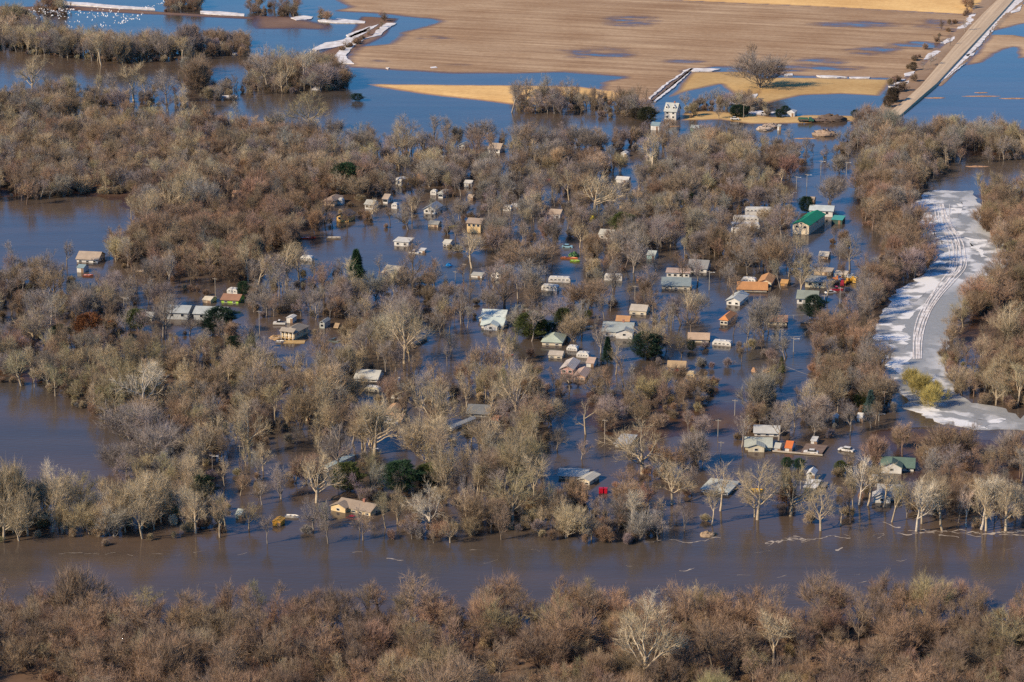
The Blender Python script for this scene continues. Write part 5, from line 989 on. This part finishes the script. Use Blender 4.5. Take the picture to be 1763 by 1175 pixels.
for px, py, hp, k, col, wsc, lab in [
 (614,485,54,0,EVERG,1.1,'tall dark layered spruce standing in the lagoon'), (597,325,42,3,EVERG,1.3,'big dark evergreen in the upper left wood'), (103,592,32,3,EVERG,1,'round dark evergreen at the far left middle'), (156,590,48,3,RUST,1.2,'rust-brown dead cedar beside the dark evergreen'), (236,568,34,3,OLG,1.2,'olive evergreen below the small grey shed house'), (380,575,44,3,DKG,1.3,'dark evergreen in front of the right grey barn'), (433,602,36,4,DKG,1,'pointed dark spruce right of the barns'), (405,612,32,3,DKG,1,'dark evergreen below the barns'), (419,508,22,2,EVERG,1,'small evergreen behind the lime green house'), (366,578,30,2,DKG,1.2,'low dark evergreen left of the barn spruce'),
 (737,490,18,2,OLG,1.4,'low olive bush mirrored in the lagoon'), (914,582,42,3,OLG,1.3,'large olive-green pine left of the junipers'), (933,580,28,3,EVERG,1,'green pine overlapping the large olive pine'), (950,577,20,2,EVERG,1,'small dark spruce between pine and juniper'), (969,572,40,3,(.06,.075,.03),.75,'tall rounded juniper in open water'), (993,548,14,2,OLG,1,'left small round juniper of the far pair'), (1012,549,14,2,OLG,1,'right small round juniper of the far pair'), (975,542,12,2,OLG,1,'smallest juniper behind the tall rounded one'),
 (1072,402,34,3,OLG,1.2,'dark green pine in the upper centre canopy'), (1180,356,26,3,DKG,1.2,'dark evergreen in the upper right canopy'), (1388,366,26,3,DKG,1,'dark round evergreen left above the green-roofed hall'), (1479,325,24,4,DKG,1.2,'dark pointed spruce mirrored in the right road water'), (1492,322,16,4,DKG,1.1,'smaller spruce beside the mirrored one'), (1113,618,44,3,DKG,1.2,'dark pine below the large white house'), (1046,625,44,4,DKG,1,'dark narrow spruce right of the pink house'), (1401,548,38,3,DKG,1,'dark spruce against the broken-roofed white house'), (1190,604,16,2,DKG,1,'small dark pine at the long tan-roofed house'),
 (1424,674,34,3,RUST,1.3,'rust-red cedar at the edge of the right channel'), (1440,676,24,3,(.05,.03,.02),1.1,'dark half of the rust-red cedar clump'), (1498,714,42,4,BLG,1.1,'blue-grey spruce near the frozen backwater'), (1482,702,26,2,OLG,.9,'small olive evergreen left of the blue-grey spruce'), (1345,642,28,4,OLG,.9,'slim olive spruce in the right channel'),
 (1355,806,18,2,EVERG,1.1,'left round spruce bush mirrored below the yard'), (1376,808,18,2,EVERG,1.2,'right round spruce bush mirrored below the yard'), (1447,816,22,2,OLG,1,'round olive spruce bush right of the mirrored pair'), (1354,866,50,4,(.13,.075,.04),1.3,'reddish-brown conifer left of the tall gable shed'),
 (690,846,50,3,EVERG,1.3,'broad dark pine in the lower centre'), (738,834,34,3,OLG,1.4,'olive-green pine right of the broad dark one'), (598,846,48,3,OLG,1.1,'olive pine below the lower left teal house'), (350,856,36,3,DKG,1.2,'dark pine at the lower left channel mouth'), (1270,202,20,3,DKG,1.4,'dark evergreen clump at the farm inlet'), (1284,198,14,2,DKG,1,'small dark evergreen by the farm pole'), (1341,203,14,2,DKG,1.1,'dark evergreen left of the white pond cottage'), (1352,199,16,2,DKG,1,'dark evergreen touching the white pond cottage'), (1115,212,26,3,(.05,.055,.03),1.2,'dark cedar left of the white farm shed'), (1472,204,14,2,DKG,1,'dark bush at the end of the pond bank'),
 (1536,178,26,3,(.10,.075,.05),.8,'brown-green roadside cedar, tallest of the row'), (1528,186,20,2,(.12,.09,.06),.9,'brown roadside cedar left of the tallest'), (1541,176,22,2,DKG,.6,'dark shaded roadside cedar'), (1572,122,14,2,(.14,.11,.07),1,'low roadside cedar midway up the road'), (615,174,12,2,DKG,1.9,'black-green low bush standing in the upper flood'), (1545,160,14,2,(.16,.12,.09),1,'small roadside cedar above the row'),
 (463,640,26,4,DKG,1,'dark spruce above the left middle gable house'), (478,655,24,3,DKG,1,'dark evergreen behind the left middle gable house'), (1095,205,18,2,(.07,.06,.04),1.3,'dark cedar bush at the right end of the farm row'),(880,730,34,4,(.24,.10,.05),1.3,'rust-leaved oak beside the red-brown-roofed shed')]:
    p = G(px, py); s = scale_at(py)*CT; pr = CON[k]; q = hp/s/pr['h']; r = empty('evergreen_tree' if 'bush' not in lab else 'evergreen_bush', p, rnd.uniform(0, 6), lab, 'evergreen' if 'bush' not in lab else 'bush'); r.scale = (q*wsc, q*wsc, q)
    t = link('trunk', pr['trunk'], r); c = link('crown', pr['crown'], r)
    for o in (t, c): o['tint'] = list(col); o['bark'] = [.16, .12, .09]
    TREES.append((px, py))
# yellow willow thicket on the backwater bank
for x, y, hp, wd in ((1588,686,44,1.3),(1605,700,40,1.2),(1572,668,36,1.1),(1612,688,36,1.0)): tree(x, y, hp, 9, 'willow', 'yellow willow of the golden thicket by the frozen backwater', wd, group='golden willows by the backwater', name='willow_tree', cat='willow')

# ------------------------------------------------------------------ WOODS: scattered by density regions (pixels of tree bases)
#  poly, tree density, shrub density, (hmin,hmax), palette weights
W1 = {'tan':3,'olive':1,'grey':2,'brown':2}; W2 = {'brown':5,'reddish':3,'grey':1,'tan':1,'dark':1}; W3 = {'grey':5,'brown':3,'tan':1}; W4 = {'tan':5,'pale':1,'olive':2}
WOODS = [
 ([(-200,1074),(60,1068),(300,1076),(450,1064),(700,1070),(900,1066),(1100,1056),(1300,1070),(1400,1072),(1500,1055),(1763,1055),(1960,1055),(1960,1330),(-200,1330)], 1.15, 1.1, (8,13.5), {'brown':8,'reddish':5,'olive':1,'tan':.5,'dark':2}),
 ([(-200,882),(340,878),(345,938),(200,940),(-200,934)], 1.0, .9, (11,16.5), W4), ([(340,888),(700,890),(690,925),(560,938),(340,940)], .35, .3, (9,13), W1),
 ([(700,860),(1180,868),(1185,918),(1130,936),(720,938),(690,915)], .8, 1.0, (6,12), {'grey':2,'tan':2,'brown':3,'reddish':2}),
 ([(1180,872),(1963,862),(1963,910),(1600,912),(1300,902),(1180,916)], .30, .12, (12,18), W4),
 ([(1560,872),(1963,862),(1963,898),(1560,892)], .5, .4, (10,14), W3),
 ([(-200,872),(160,868),(225,830),(345,800),(345,884),(-200,886)], 1.0, .6, (8,13), W4),
 ([(228,735),(300,720),(345,760),(345,810),(235,860),(190,850),(228,790)], .9, .8, (8,12), {'grey':5,'tan':2}),
 ([(-200,615),(450,612),(460,700),(345,760),(228,735),(170,730),(140,708),(108,688),(60,668),(-200,648)], .8, .9, (7,13), {'tan':3,'olive':2,'brown':3,'grey':1}),
 ([(345,700),(450,700),(440,790),(345,790)], .45, .3, (9,14), W1), ([(440,700),(565,700),(575,765),(440,775)], .9, 1.0, (7,11), W3), ([(345,790),(560,800),(560,885),(345,885)], .34, .2, (7,11), W1),
 ([(-200,560),(440,572),(450,612),(-200,615)], .35, .35, (8,13), W3), ([(-200,465),(128,478),(135,560),(-200,560)], .65, .7, (8,13), W3), ([(135,490),(290,470),(290,600),(135,600)], .32, .3, (8,13), W3), ([(290,470),(440,480),(430,505),(340,510),(290,530)], .3, .4, (8,12), W2),
 ([(232,336),(300,330),(650,330),(650,388),(520,400),(520,430),(440,440),(440,480),(290,475),(225,470),(190,445),(210,420),(240,400)], 1.0, 1.0, (8,13), W2),
 ([(-200,222),(120,228),(200,216),(420,222),(640,245),(640,332),(232,338),(150,334),(60,345),(-200,362)], 1.0, .9, (8,13.5), {'grey':3,'brown':4,'tan':2,'reddish':1}),
 ([(-200,178),(100,190),(160,205),(-200,225)], .8, .8, (9,13), {'grey':3,'tan':2,'brown':2}), ([(0,160),(320,168),(320,192),(0,190)], .5, .6, (8,13), {'grey':3,'tan':2,'brown':2}),
 ([(-200,72),(60,74),(200,84),(335,92),(330,106),(200,110),(0,90),(-200,90)], 1.0, .8, (11,16), {'tan':3,'grey':3,'brown':1}), ([(-200,30),(60,38),(60,72),(-200,72)], .5, .4, (9,13), {'brown':3,'tan':2}),
 ([(428,120),(560,118),(610,138),(590,152),(560,160),(425,165)], .8, .9, (9,14), {'brown':3,'grey':2,'tan':2}), ([(320,120),(360,120),(365,160),(325,165)], .8, 1, (9,12), W2), ([(350,150),(430,150),(430,175),(350,175)], .7, .4, (6,10), W3), ([(330,70),(430,70),(430,98),(330,98)], .8, .4, (7,10), W2),
 ([(428,10),(510,12),(510,30),(428,30)], .7, .6, (7,11), {'dark':2,'brown':3}), ([(60,10),(120,12),(120,30),(60,30)], .5, .5, (7,10), W2), ([(285,0),(345,0),(345,22),(285,22)], .8, .4, (7,10), W2), ([(548,28),(566,28),(566,36),(548,36)], .8, 1, (6,8), W2), ([(600,78),(660,48),(645,40),(660,32),(665,38),(640,58),(610,80),(580,92)], 2.0, 2.0, (3.5,7), {'brown':3,'reddish':2}),
 ([(640,256),(780,250),(1000,246),(1230,246),(1480,275),(1480,335),(1360,335),(1200,335),(1000,345),(640,335)], .80, .4, (8,12.5), W3),
 ([(885,165),(1000,170),(1120,186),(1112,204),(960,200),(885,196)], .7, .8, (7,12), {'grey':3,'brown':3}), ([(1176,185),(1300,170),(1330,200),(1250,205),(1176,205)], .7, .4, (6,9), W3),
 ([(640,335),(1360,335),(1360,440),(1240,450),(1000,452),(870,440),(770,445),(765,400),(640,398)], .66, .35, (8,12.5), W3),
 ([(1225,405),(1360,412),(1400,435),(1390,470),(1225,468)], .85, .5, (9,13), W3), ([(1360,412),(1480,420),(1480,470),(1400,470)], .3, .2, (8,12), W3), ([(1300,300),(1450,300),(1440,350),(1360,350),(1300,330)], .25, .2, (8,12), W3),
 ([(430,480),(1500,455),(1500,620),(430,620)], .52, .14, (8.5,15), W3), ([(462,525),(560,515),(600,545),(560,552),(470,550)], .95, 1.0, (8,11), {'grey':3,'brown':2}), ([(500,478),(580,478),(640,500),(620,515),(500,510)], .35, .4, (7,10), W3), ([(640,520),(765,520),(765,560),(640,556)], .4, .4, (7,10), W3), ([(755,480),(830,480),(830,560),(775,560)], .45, .3, (8,11), W3), ([(985,440),(1260,445),(1260,470),(985,475)], .4, .3, (8,12), W2),
 ([(960,510),(1130,510),(1120,560),(1090,545),(960,530)], .3, .3, (7,11), W2), ([(1270,590),(1330,590),(1340,620),(1270,620)], .6, .6, (7,11), W3), ([(1090,590),(1290,595),(1300,640),(1220,650),(1090,620)], .4, .4, (7,11), W3), ([(1290,530),(1380,530),(1370,550),(1290,545)], .25, .2, (7,11), W3),
 ([(430,620),(930,620),(930,880),(560,880),(560,800),(430,700)], .62, .16, (8.5,15), W1), ([(900,640),(965,660),(1340,655),(1345,700),(1300,760),(1180,770),(1080,740),(1000,700),(930,700)], .75, .8, (7,12), {'brown':4,'grey':2,'olive':1}),
 ([(815,740),(905,720),(895,885),(830,885),(800,820)], .8, .7, (8,13), {'grey':3,'brown':2,'tan':1}), ([(760,880),(930,880),(930,900),(760,900)], .4, .6, (6,9), W1), ([(640,810),(800,810),(800,890),(680,900)], .22, .2, (7,11), W1), ([(930,700),(1060,720),(1060,800),(930,800)], .34, .1, (8,11), W3), ([(1110,770),(1230,770),(1230,870),(1110,850)], .2, .25, (7,11), {'reddish':1,'grey':2,'brown':2}), ([(470,620),(530,620),(540,700),(470,690)], .35, .4, (8,12), W3),
 ([(1060,770),(1150,770),(1180,860),(1050,865)], .18, .5, (6,9), {'reddish':3,'brown':2}),
 ([(1488,225),(1763,238),(1963,240),(1963,268),(1763,275),(1640,285),(1600,320),(1480,318)], 1.1, .7, (9,14), {'grey':3,'tan':2,'brown':2}), ([(1405,285),(1478,232),(1490,240),(1450,300)], 1.8, 1.2, (6,9.5), {'brown':2,'grey':2}),
 ([(1475,318),(1600,322),(1572,345),(1562,365),(1590,400),(1600,425),(1612,436),(1590,462),(1575,480),(1535,500),(1520,525),(1508,550),(1500,600),(1515,640),(1525,665),(1545,700),(1545,712),(1520,720),(1505,700),(1410,700),(1400,640),(1405,595),(1500,500),(1478,460),(1490,400)], .92, .8, (8,13), {'brown':5,'reddish':2,'grey':3}),
 ([(1690,335),(1963,330),(1963,716),(1763,714),(1735,704),(1685,696),(1640,676),(1622,646),(1620,606),(1648,548),(1696,506),(1720,466),(1716,430),(1690,395)], .95, .9, (8,14), {'brown':5,'reddish':2,'tan':2,'olive':1}),
 ([(1540,768),(1600,785),(1700,800),(1963,806),(1963,866),(1600,862),(1590,822),(1590,790),(1530,785)], .9, .9, (8,13), {'brown':4,'reddish':2,'grey':3}), ([(1320,700),(1500,700),(1520,750),(1430,760),(1330,750)], .35, .2, (8,12), W3), ([(1450,790),(1520,800),(1500,870),(1420,860)], .25, .3, (7,10), {'tan':2,'brown':2,'reddish':1}), ([(1330,820),(1345,820),(1345,890),(1290,890)], .25, .2, (8,12), W4),
 ([(1560,440),(1600,430),(1600,436),(1570,450)], .6, .6, (6,9), W2), ([(1640,25),(1690,-10),(1700,-5),(1660,30),(1620,70),(1540,150),(1525,152),(1580,98)], .10, .28, (4,8), {'brown':3,'reddish':2}),
]
CLEAR = [[(468,664),(512,664),(512,697),(468,697)], [(552,810),(612,810),(616,850),(552,850)], [(578,885),(662,893),(662,932),(600,928),(572,905)], [(822,567),(882,567),(882,602),(822,602)], [(655,725),(706,728),(706,760),(655,760)], [(1036,582),(1098,582),(1098,610),(1036,610)], [(1205,853),(1276,853),(1276,885),(1205,885)], [(1340,404),(1432,404),(1432,438),(1340,442)], [(1300,480),(1340,480),(1340,520),(1240,560),(1200,560),(1230,500)], [(-200,1166),(60,1168),(90,1180),(70,1300),(-200,1300)], [(1640,575),(1712,560),(1712,602),(1650,605)], [(1330,440),(1420,430),(1420,446),(1330,452)], [(1215,700),(1262,640),(1300,600),(1345,640),(1300,700),(1250,790),(1215,790)],
         [(540,400),(640,405),(720,430),(800,450),(900,470),(850,490),(700,482),(560,475),(500,450)], [(440,585),(620,585),(560,640),(440,640)], [(720,590),(900,590),(860,640),(720,660)], [(930,500),(1000,500),(940,540)],
         [(1700,545),(1712,545),(1710,600),(1640,605),(1650,570)], [(1430,440),(1500,430),(1500,470)], [(1350,560),(1400,560),(1400,690),(1350,690)], [(1365,290),(1480,270),(1480,400),(1440,400),(1440,340),(1365,350)], [(1470,390),(1520,420),(1520,480),(1480,480)], [(970,690),(1060,700),(1030,770),(950,740)], [(670,735),(720,760),(700,830),(650,830)],[(1170,860),(1300,830),(1480,870),(1400,885),(1170,890)], [(1250,900),(1300,890),(1300,925),(1200,925)]]
def scatter():
    PT, SH = [], []
    # candidate points on a jittered triangular lattice in the world
    def lattice(step, seed):
        r = np.random.default_rng(seed); xs = np.arange(-420, 420, step); ys = np.arange(520, 1900, step*.9)
        X, Y = np.meshgrid(xs, ys); X = X + (np.arange(len(ys)) % 2)[:, None]*step/2; X = X+r.uniform(-.42, .42, X.shape)*step; Y = Y+r.uniform(-.42, .42, Y.shape)*step
        X, Y = X.ravel(), Y.ravel(); px, py, s = proj(X, Y); k = (px > -160) & (px < 1925) & (py > -5) & (py < 1330)
        return X[k], Y[k], px[k], py[k], s[k], r
    for mode, step in (('t', 5.2), ('s', 4.6)):
        X, Y, px, py, s, r = lattice(step, 5 if mode == 't' else 6)
        D = np.zeros(len(X)); WI = np.full(len(X), -1)
        for i, (poly, dt, ds, hr, pal) in enumerate(WOODS):
            k = inside(px, py, poly); D[k] = dt if mode == 't' else ds; WI[k] = i
        for poly in CLEAR: D[inside(px, py, poly)] *= .04 if mode == 't' else 0
        # patchiness
        D = D*np.clip(-.15+2.1*fbm(X/28+3, Y/28+8, 4), .15, 1.3)
        keep = r.random(len(X)) < D*(.95 if mode == 't' else .6)
        for i in np.nonzero(keep)[0]:
            reg = WOODS[WI[i]]; hmin, hmax = reg[3]; h = (hmin-1.5+(hmax-hmin+1.5)*r.random()**1.2)*(1.3 if r.random() < .10 else 1) if mode == 't' else r.uniform(1.8, 4.2)
            top = h*s[i]*CT; ok = True
            for xl, xr, yb, hp in SOLIDS:
                if xl-6 < px[i] < xr+8 and yb-12 < py[i] < yb+4: ok = False; break
                if xl-4 < px[i] < xr+6 and yb <= py[i] < yb+top and py[i]-top < yb and r.random() < (.42 if yb < 450 else .52): ok = False; break
                if xl-50 < px[i] <= xl-4 and yb-8 < py[i] < yb+26 and r.random() < .2: ok = False; break
            if not ok: continue
            if mode == 't' and any(abs(px[i]-a) < 9 and abs(py[i]-b) < 5 for a, b in TREES): continue
            names = list(reg[4]); ww = np.array([reg[4][n_] for n_ in names], float); pal = names[r.choice(len(names), p=ww/ww.sum())]
            if mode == 't': kind = int(r.choice([0,1,2,3,4,5,6,7,8,9], p=[.12,.17,.09,.09,.14,.12,.06,.11,.06,.04]) if WI[i] != 4 else r.choice([0,2,3,8,6]))
            else: kind = int(r.choice([9, 10], p=[.3, .7]))
            (PT if mode == 't' else SH).append((X[i], Y[i], h, kind, pal, px[i], py[i], top, WI[i]))
    return PT, SH
PT, SH = scatter()
print('scatter', len(PT), len(SH))

# the trees that show largest become single objects
NREG = {0:'in the near wood below the river', 1:'in the dense wood on the left river bank', 2:'in the thin riverside row left of the riverside house', 3:'in the brushy river bank of the lower centre', 4:'in the open riverside row on the right', 5:'behind the right riverside row', 6:'in the wood below the left lake', 7:'in the grey wood right of the left lake', 8:'in the wood above the left lake'}
order = sorted(range(len(PT)), key=lambda i: -(PT[i][7] if (PT[i][6]-PT[i][7] < 1150 and -10 < PT[i][5] < 1773) else 0))
NI = 300 - len(HAND) - 4
sel = set(order[:NI])
SZ = ['slim', 'short', 'medium', 'tall']
ADJ = {0:'wide-crowned',1:'round-crowned',2:'straight-stemmed',3:'leaning',4:'bushy',5:'slender',6:'gnarled',7:'fan-shaped',8:'sparse',9:'brushy',10:'shrubby',11:'broken'}
for i in sel:
    X, Y, h, kind, pal, px, py, top, wi = PT[i]
    near = min(LAND, key=lambda L: abs(L[0]-px)+2*abs(L[1]-py)); dd = abs(near[0]-px)+2*abs(near[1]-py)
    where = NREG.get(wi)
    if where is None or dd < 90: where = ('left of ' if px < near[0] else 'right of ') + near[2]
    lab = f'{ADJ[kind]} {pal if pal != "dark" else "dark brown"} bare tree {where}'
    tree(px, py, 0, kind, pal, lab, rnd.uniform(.9, 1.1), group=f'{pal} {ADJ[kind]} trees {where}', wpos=(X, Y, 0), hm=h)

def gn_scatter(name, pts, label, cat, hide=()):
    me = bpy.data.meshes.new(name); me.vertices.add(len(pts)); me.vertices.foreach_set('co', np.array([(p[0], p[1], 0) for p in pts], np.float32).ravel())
    def at(nm, ty, arr, key):
        a = me.attributes.new(nm, ty, 'POINT'); a.data.foreach_set(key, np.asarray(arr, np.float32 if ty != 'INT' else np.int32).ravel())
    r = np.random.default_rng(3)
    at('proto', 'INT', [p[3] for p in pts], 'value')
    v = r.uniform(.72, 1.18, len(pts)); hue = r.normal(0, .04, (len(pts), 3))
    at('tint', 'FLOAT_COLOR', [(*np.clip(np.array(PAL[p[4]][0])*v[i]*(1+hue[i]), 0, 1), 1) for i, p in enumerate(pts)], 'color')
    at('bark', 'FLOAT_COLOR', [(*(np.array(PAL[p[4]][1])*v[i]), 1) for i, p in enumerate(pts)], 'color')
    k = np.array([p[2]/PROTO[p[3]]['h'] for p in pts]); wj = r.uniform(.78, 1.1, len(pts)); wk = np.array([WK[p[3]] for p in pts])
    at('sca', 'FLOAT_VECTOR', np.stack([k*wj*wk, k*wj*wk, k], 1), 'vector'); at('rot', 'FLOAT_VECTOR', np.stack([r.normal(0, .05, len(pts)), r.normal(0, .05, len(pts)), r.uniform(0, 6.28, len(pts))], 1), 'vector')
    o = link(name, me); ng = bpy.data.node_groups.new(name, 'GeometryNodeTree')
    ng.interface.new_socket('Geometry', in_out='INPUT', socket_type='NodeSocketGeometry'); ng.interface.new_socket('Geometry', in_out='OUTPUT', socket_type='NodeSocketGeometry')
    gi = ng.nodes.new('NodeGroupInput'); go = ng.nodes.new('NodeGroupOutput'); J = ng.nodes.new('GeometryNodeJoinGeometry')
    def named(nm, dt): n_ = ng.nodes.new('GeometryNodeInputNamedAttribute'); n_.data_type = dt; n_.inputs[0].default_value = nm; return n_.outputs[0]
    pa, sa_, ra_ = named('proto', 'INT'), named('sca', 'FLOAT_VECTOR'), named('rot', 'FLOAT_VECTOR')
    src = {}
    for ob in COL.objects:
        if ob.parent and ob.type == 'MESH':
            for kx, pr in enumerate(PROTO):
                if ob.data is pr['trunk']: src.setdefault((kx, 't'), ob)
                if ob.data is pr['crown']: src.setdefault((kx, 'c'), ob)
    for kx in sorted(set(p[3] for p in pts)):
        jj = ng.nodes.new('GeometryNodeJoinGeometry')
        for part in 'tc':
            oi = ng.nodes.new('GeometryNodeObjectInfo'); oi.transform_space = 'ORIGINAL'; oi.inputs['Object'].default_value = src[(kx, part)]; ng.links.new(oi.outputs['Geometry'], jj.inputs[0])
        cmp = ng.nodes.new('FunctionNodeCompare'); cmp.data_type = 'INT'; cmp.operation = 'EQUAL'; ng.links.new(pa, cmp.inputs[2]); cmp.inputs[3].default_value = kx
        ip = ng.nodes.new('GeometryNodeInstanceOnPoints'); ng.links.new(gi.outputs[0], ip.inputs['Points']); ng.links.new(cmp.outputs[0], ip.inputs['Selection']); ng.links.new(jj.outputs[0], ip.inputs['Instance'])
        ng.links.new(ra_, ip.inputs['Rotation']); ng.links.new(sa_, ip.inputs['Scale']); ng.links.new(ip.outputs[0], J.inputs[0])
    ng.links.new(J.outputs[0], go.inputs[0]); md = o.modifiers.new('scatter', 'NODES'); md.node_group = ng
    tag(o, label, cat, kind='stuff'); return o
# every tree shape needs one real tree to copy from; the scarcer shapes have hand-placed trees
need = {p[3] for p in PT} | {p[3] for p in SH}
for kx in need:
    if not any(ob.data is PROTO[kx]['crown'] for ob in COL.objects if ob.type == 'MESH'):
        tree(1035 if kx == 10 else 300, 932 if kx == 10 else 930, 30 if kx == 10 else 60, kx, 'reddish', 'reddish shrub leaning over the river bank in the lower centre', name='bare_shrub', cat='shrub')
gn_scatter('flooded_wood', [PT[i] for i in range(len(PT)) if i not in sel], 'smaller bare trees of the woods standing in the flood', 'woods')
gn_scatter('undergrowth', SH, 'brown leafless undergrowth filling the flooded woods', 'undergrowth')
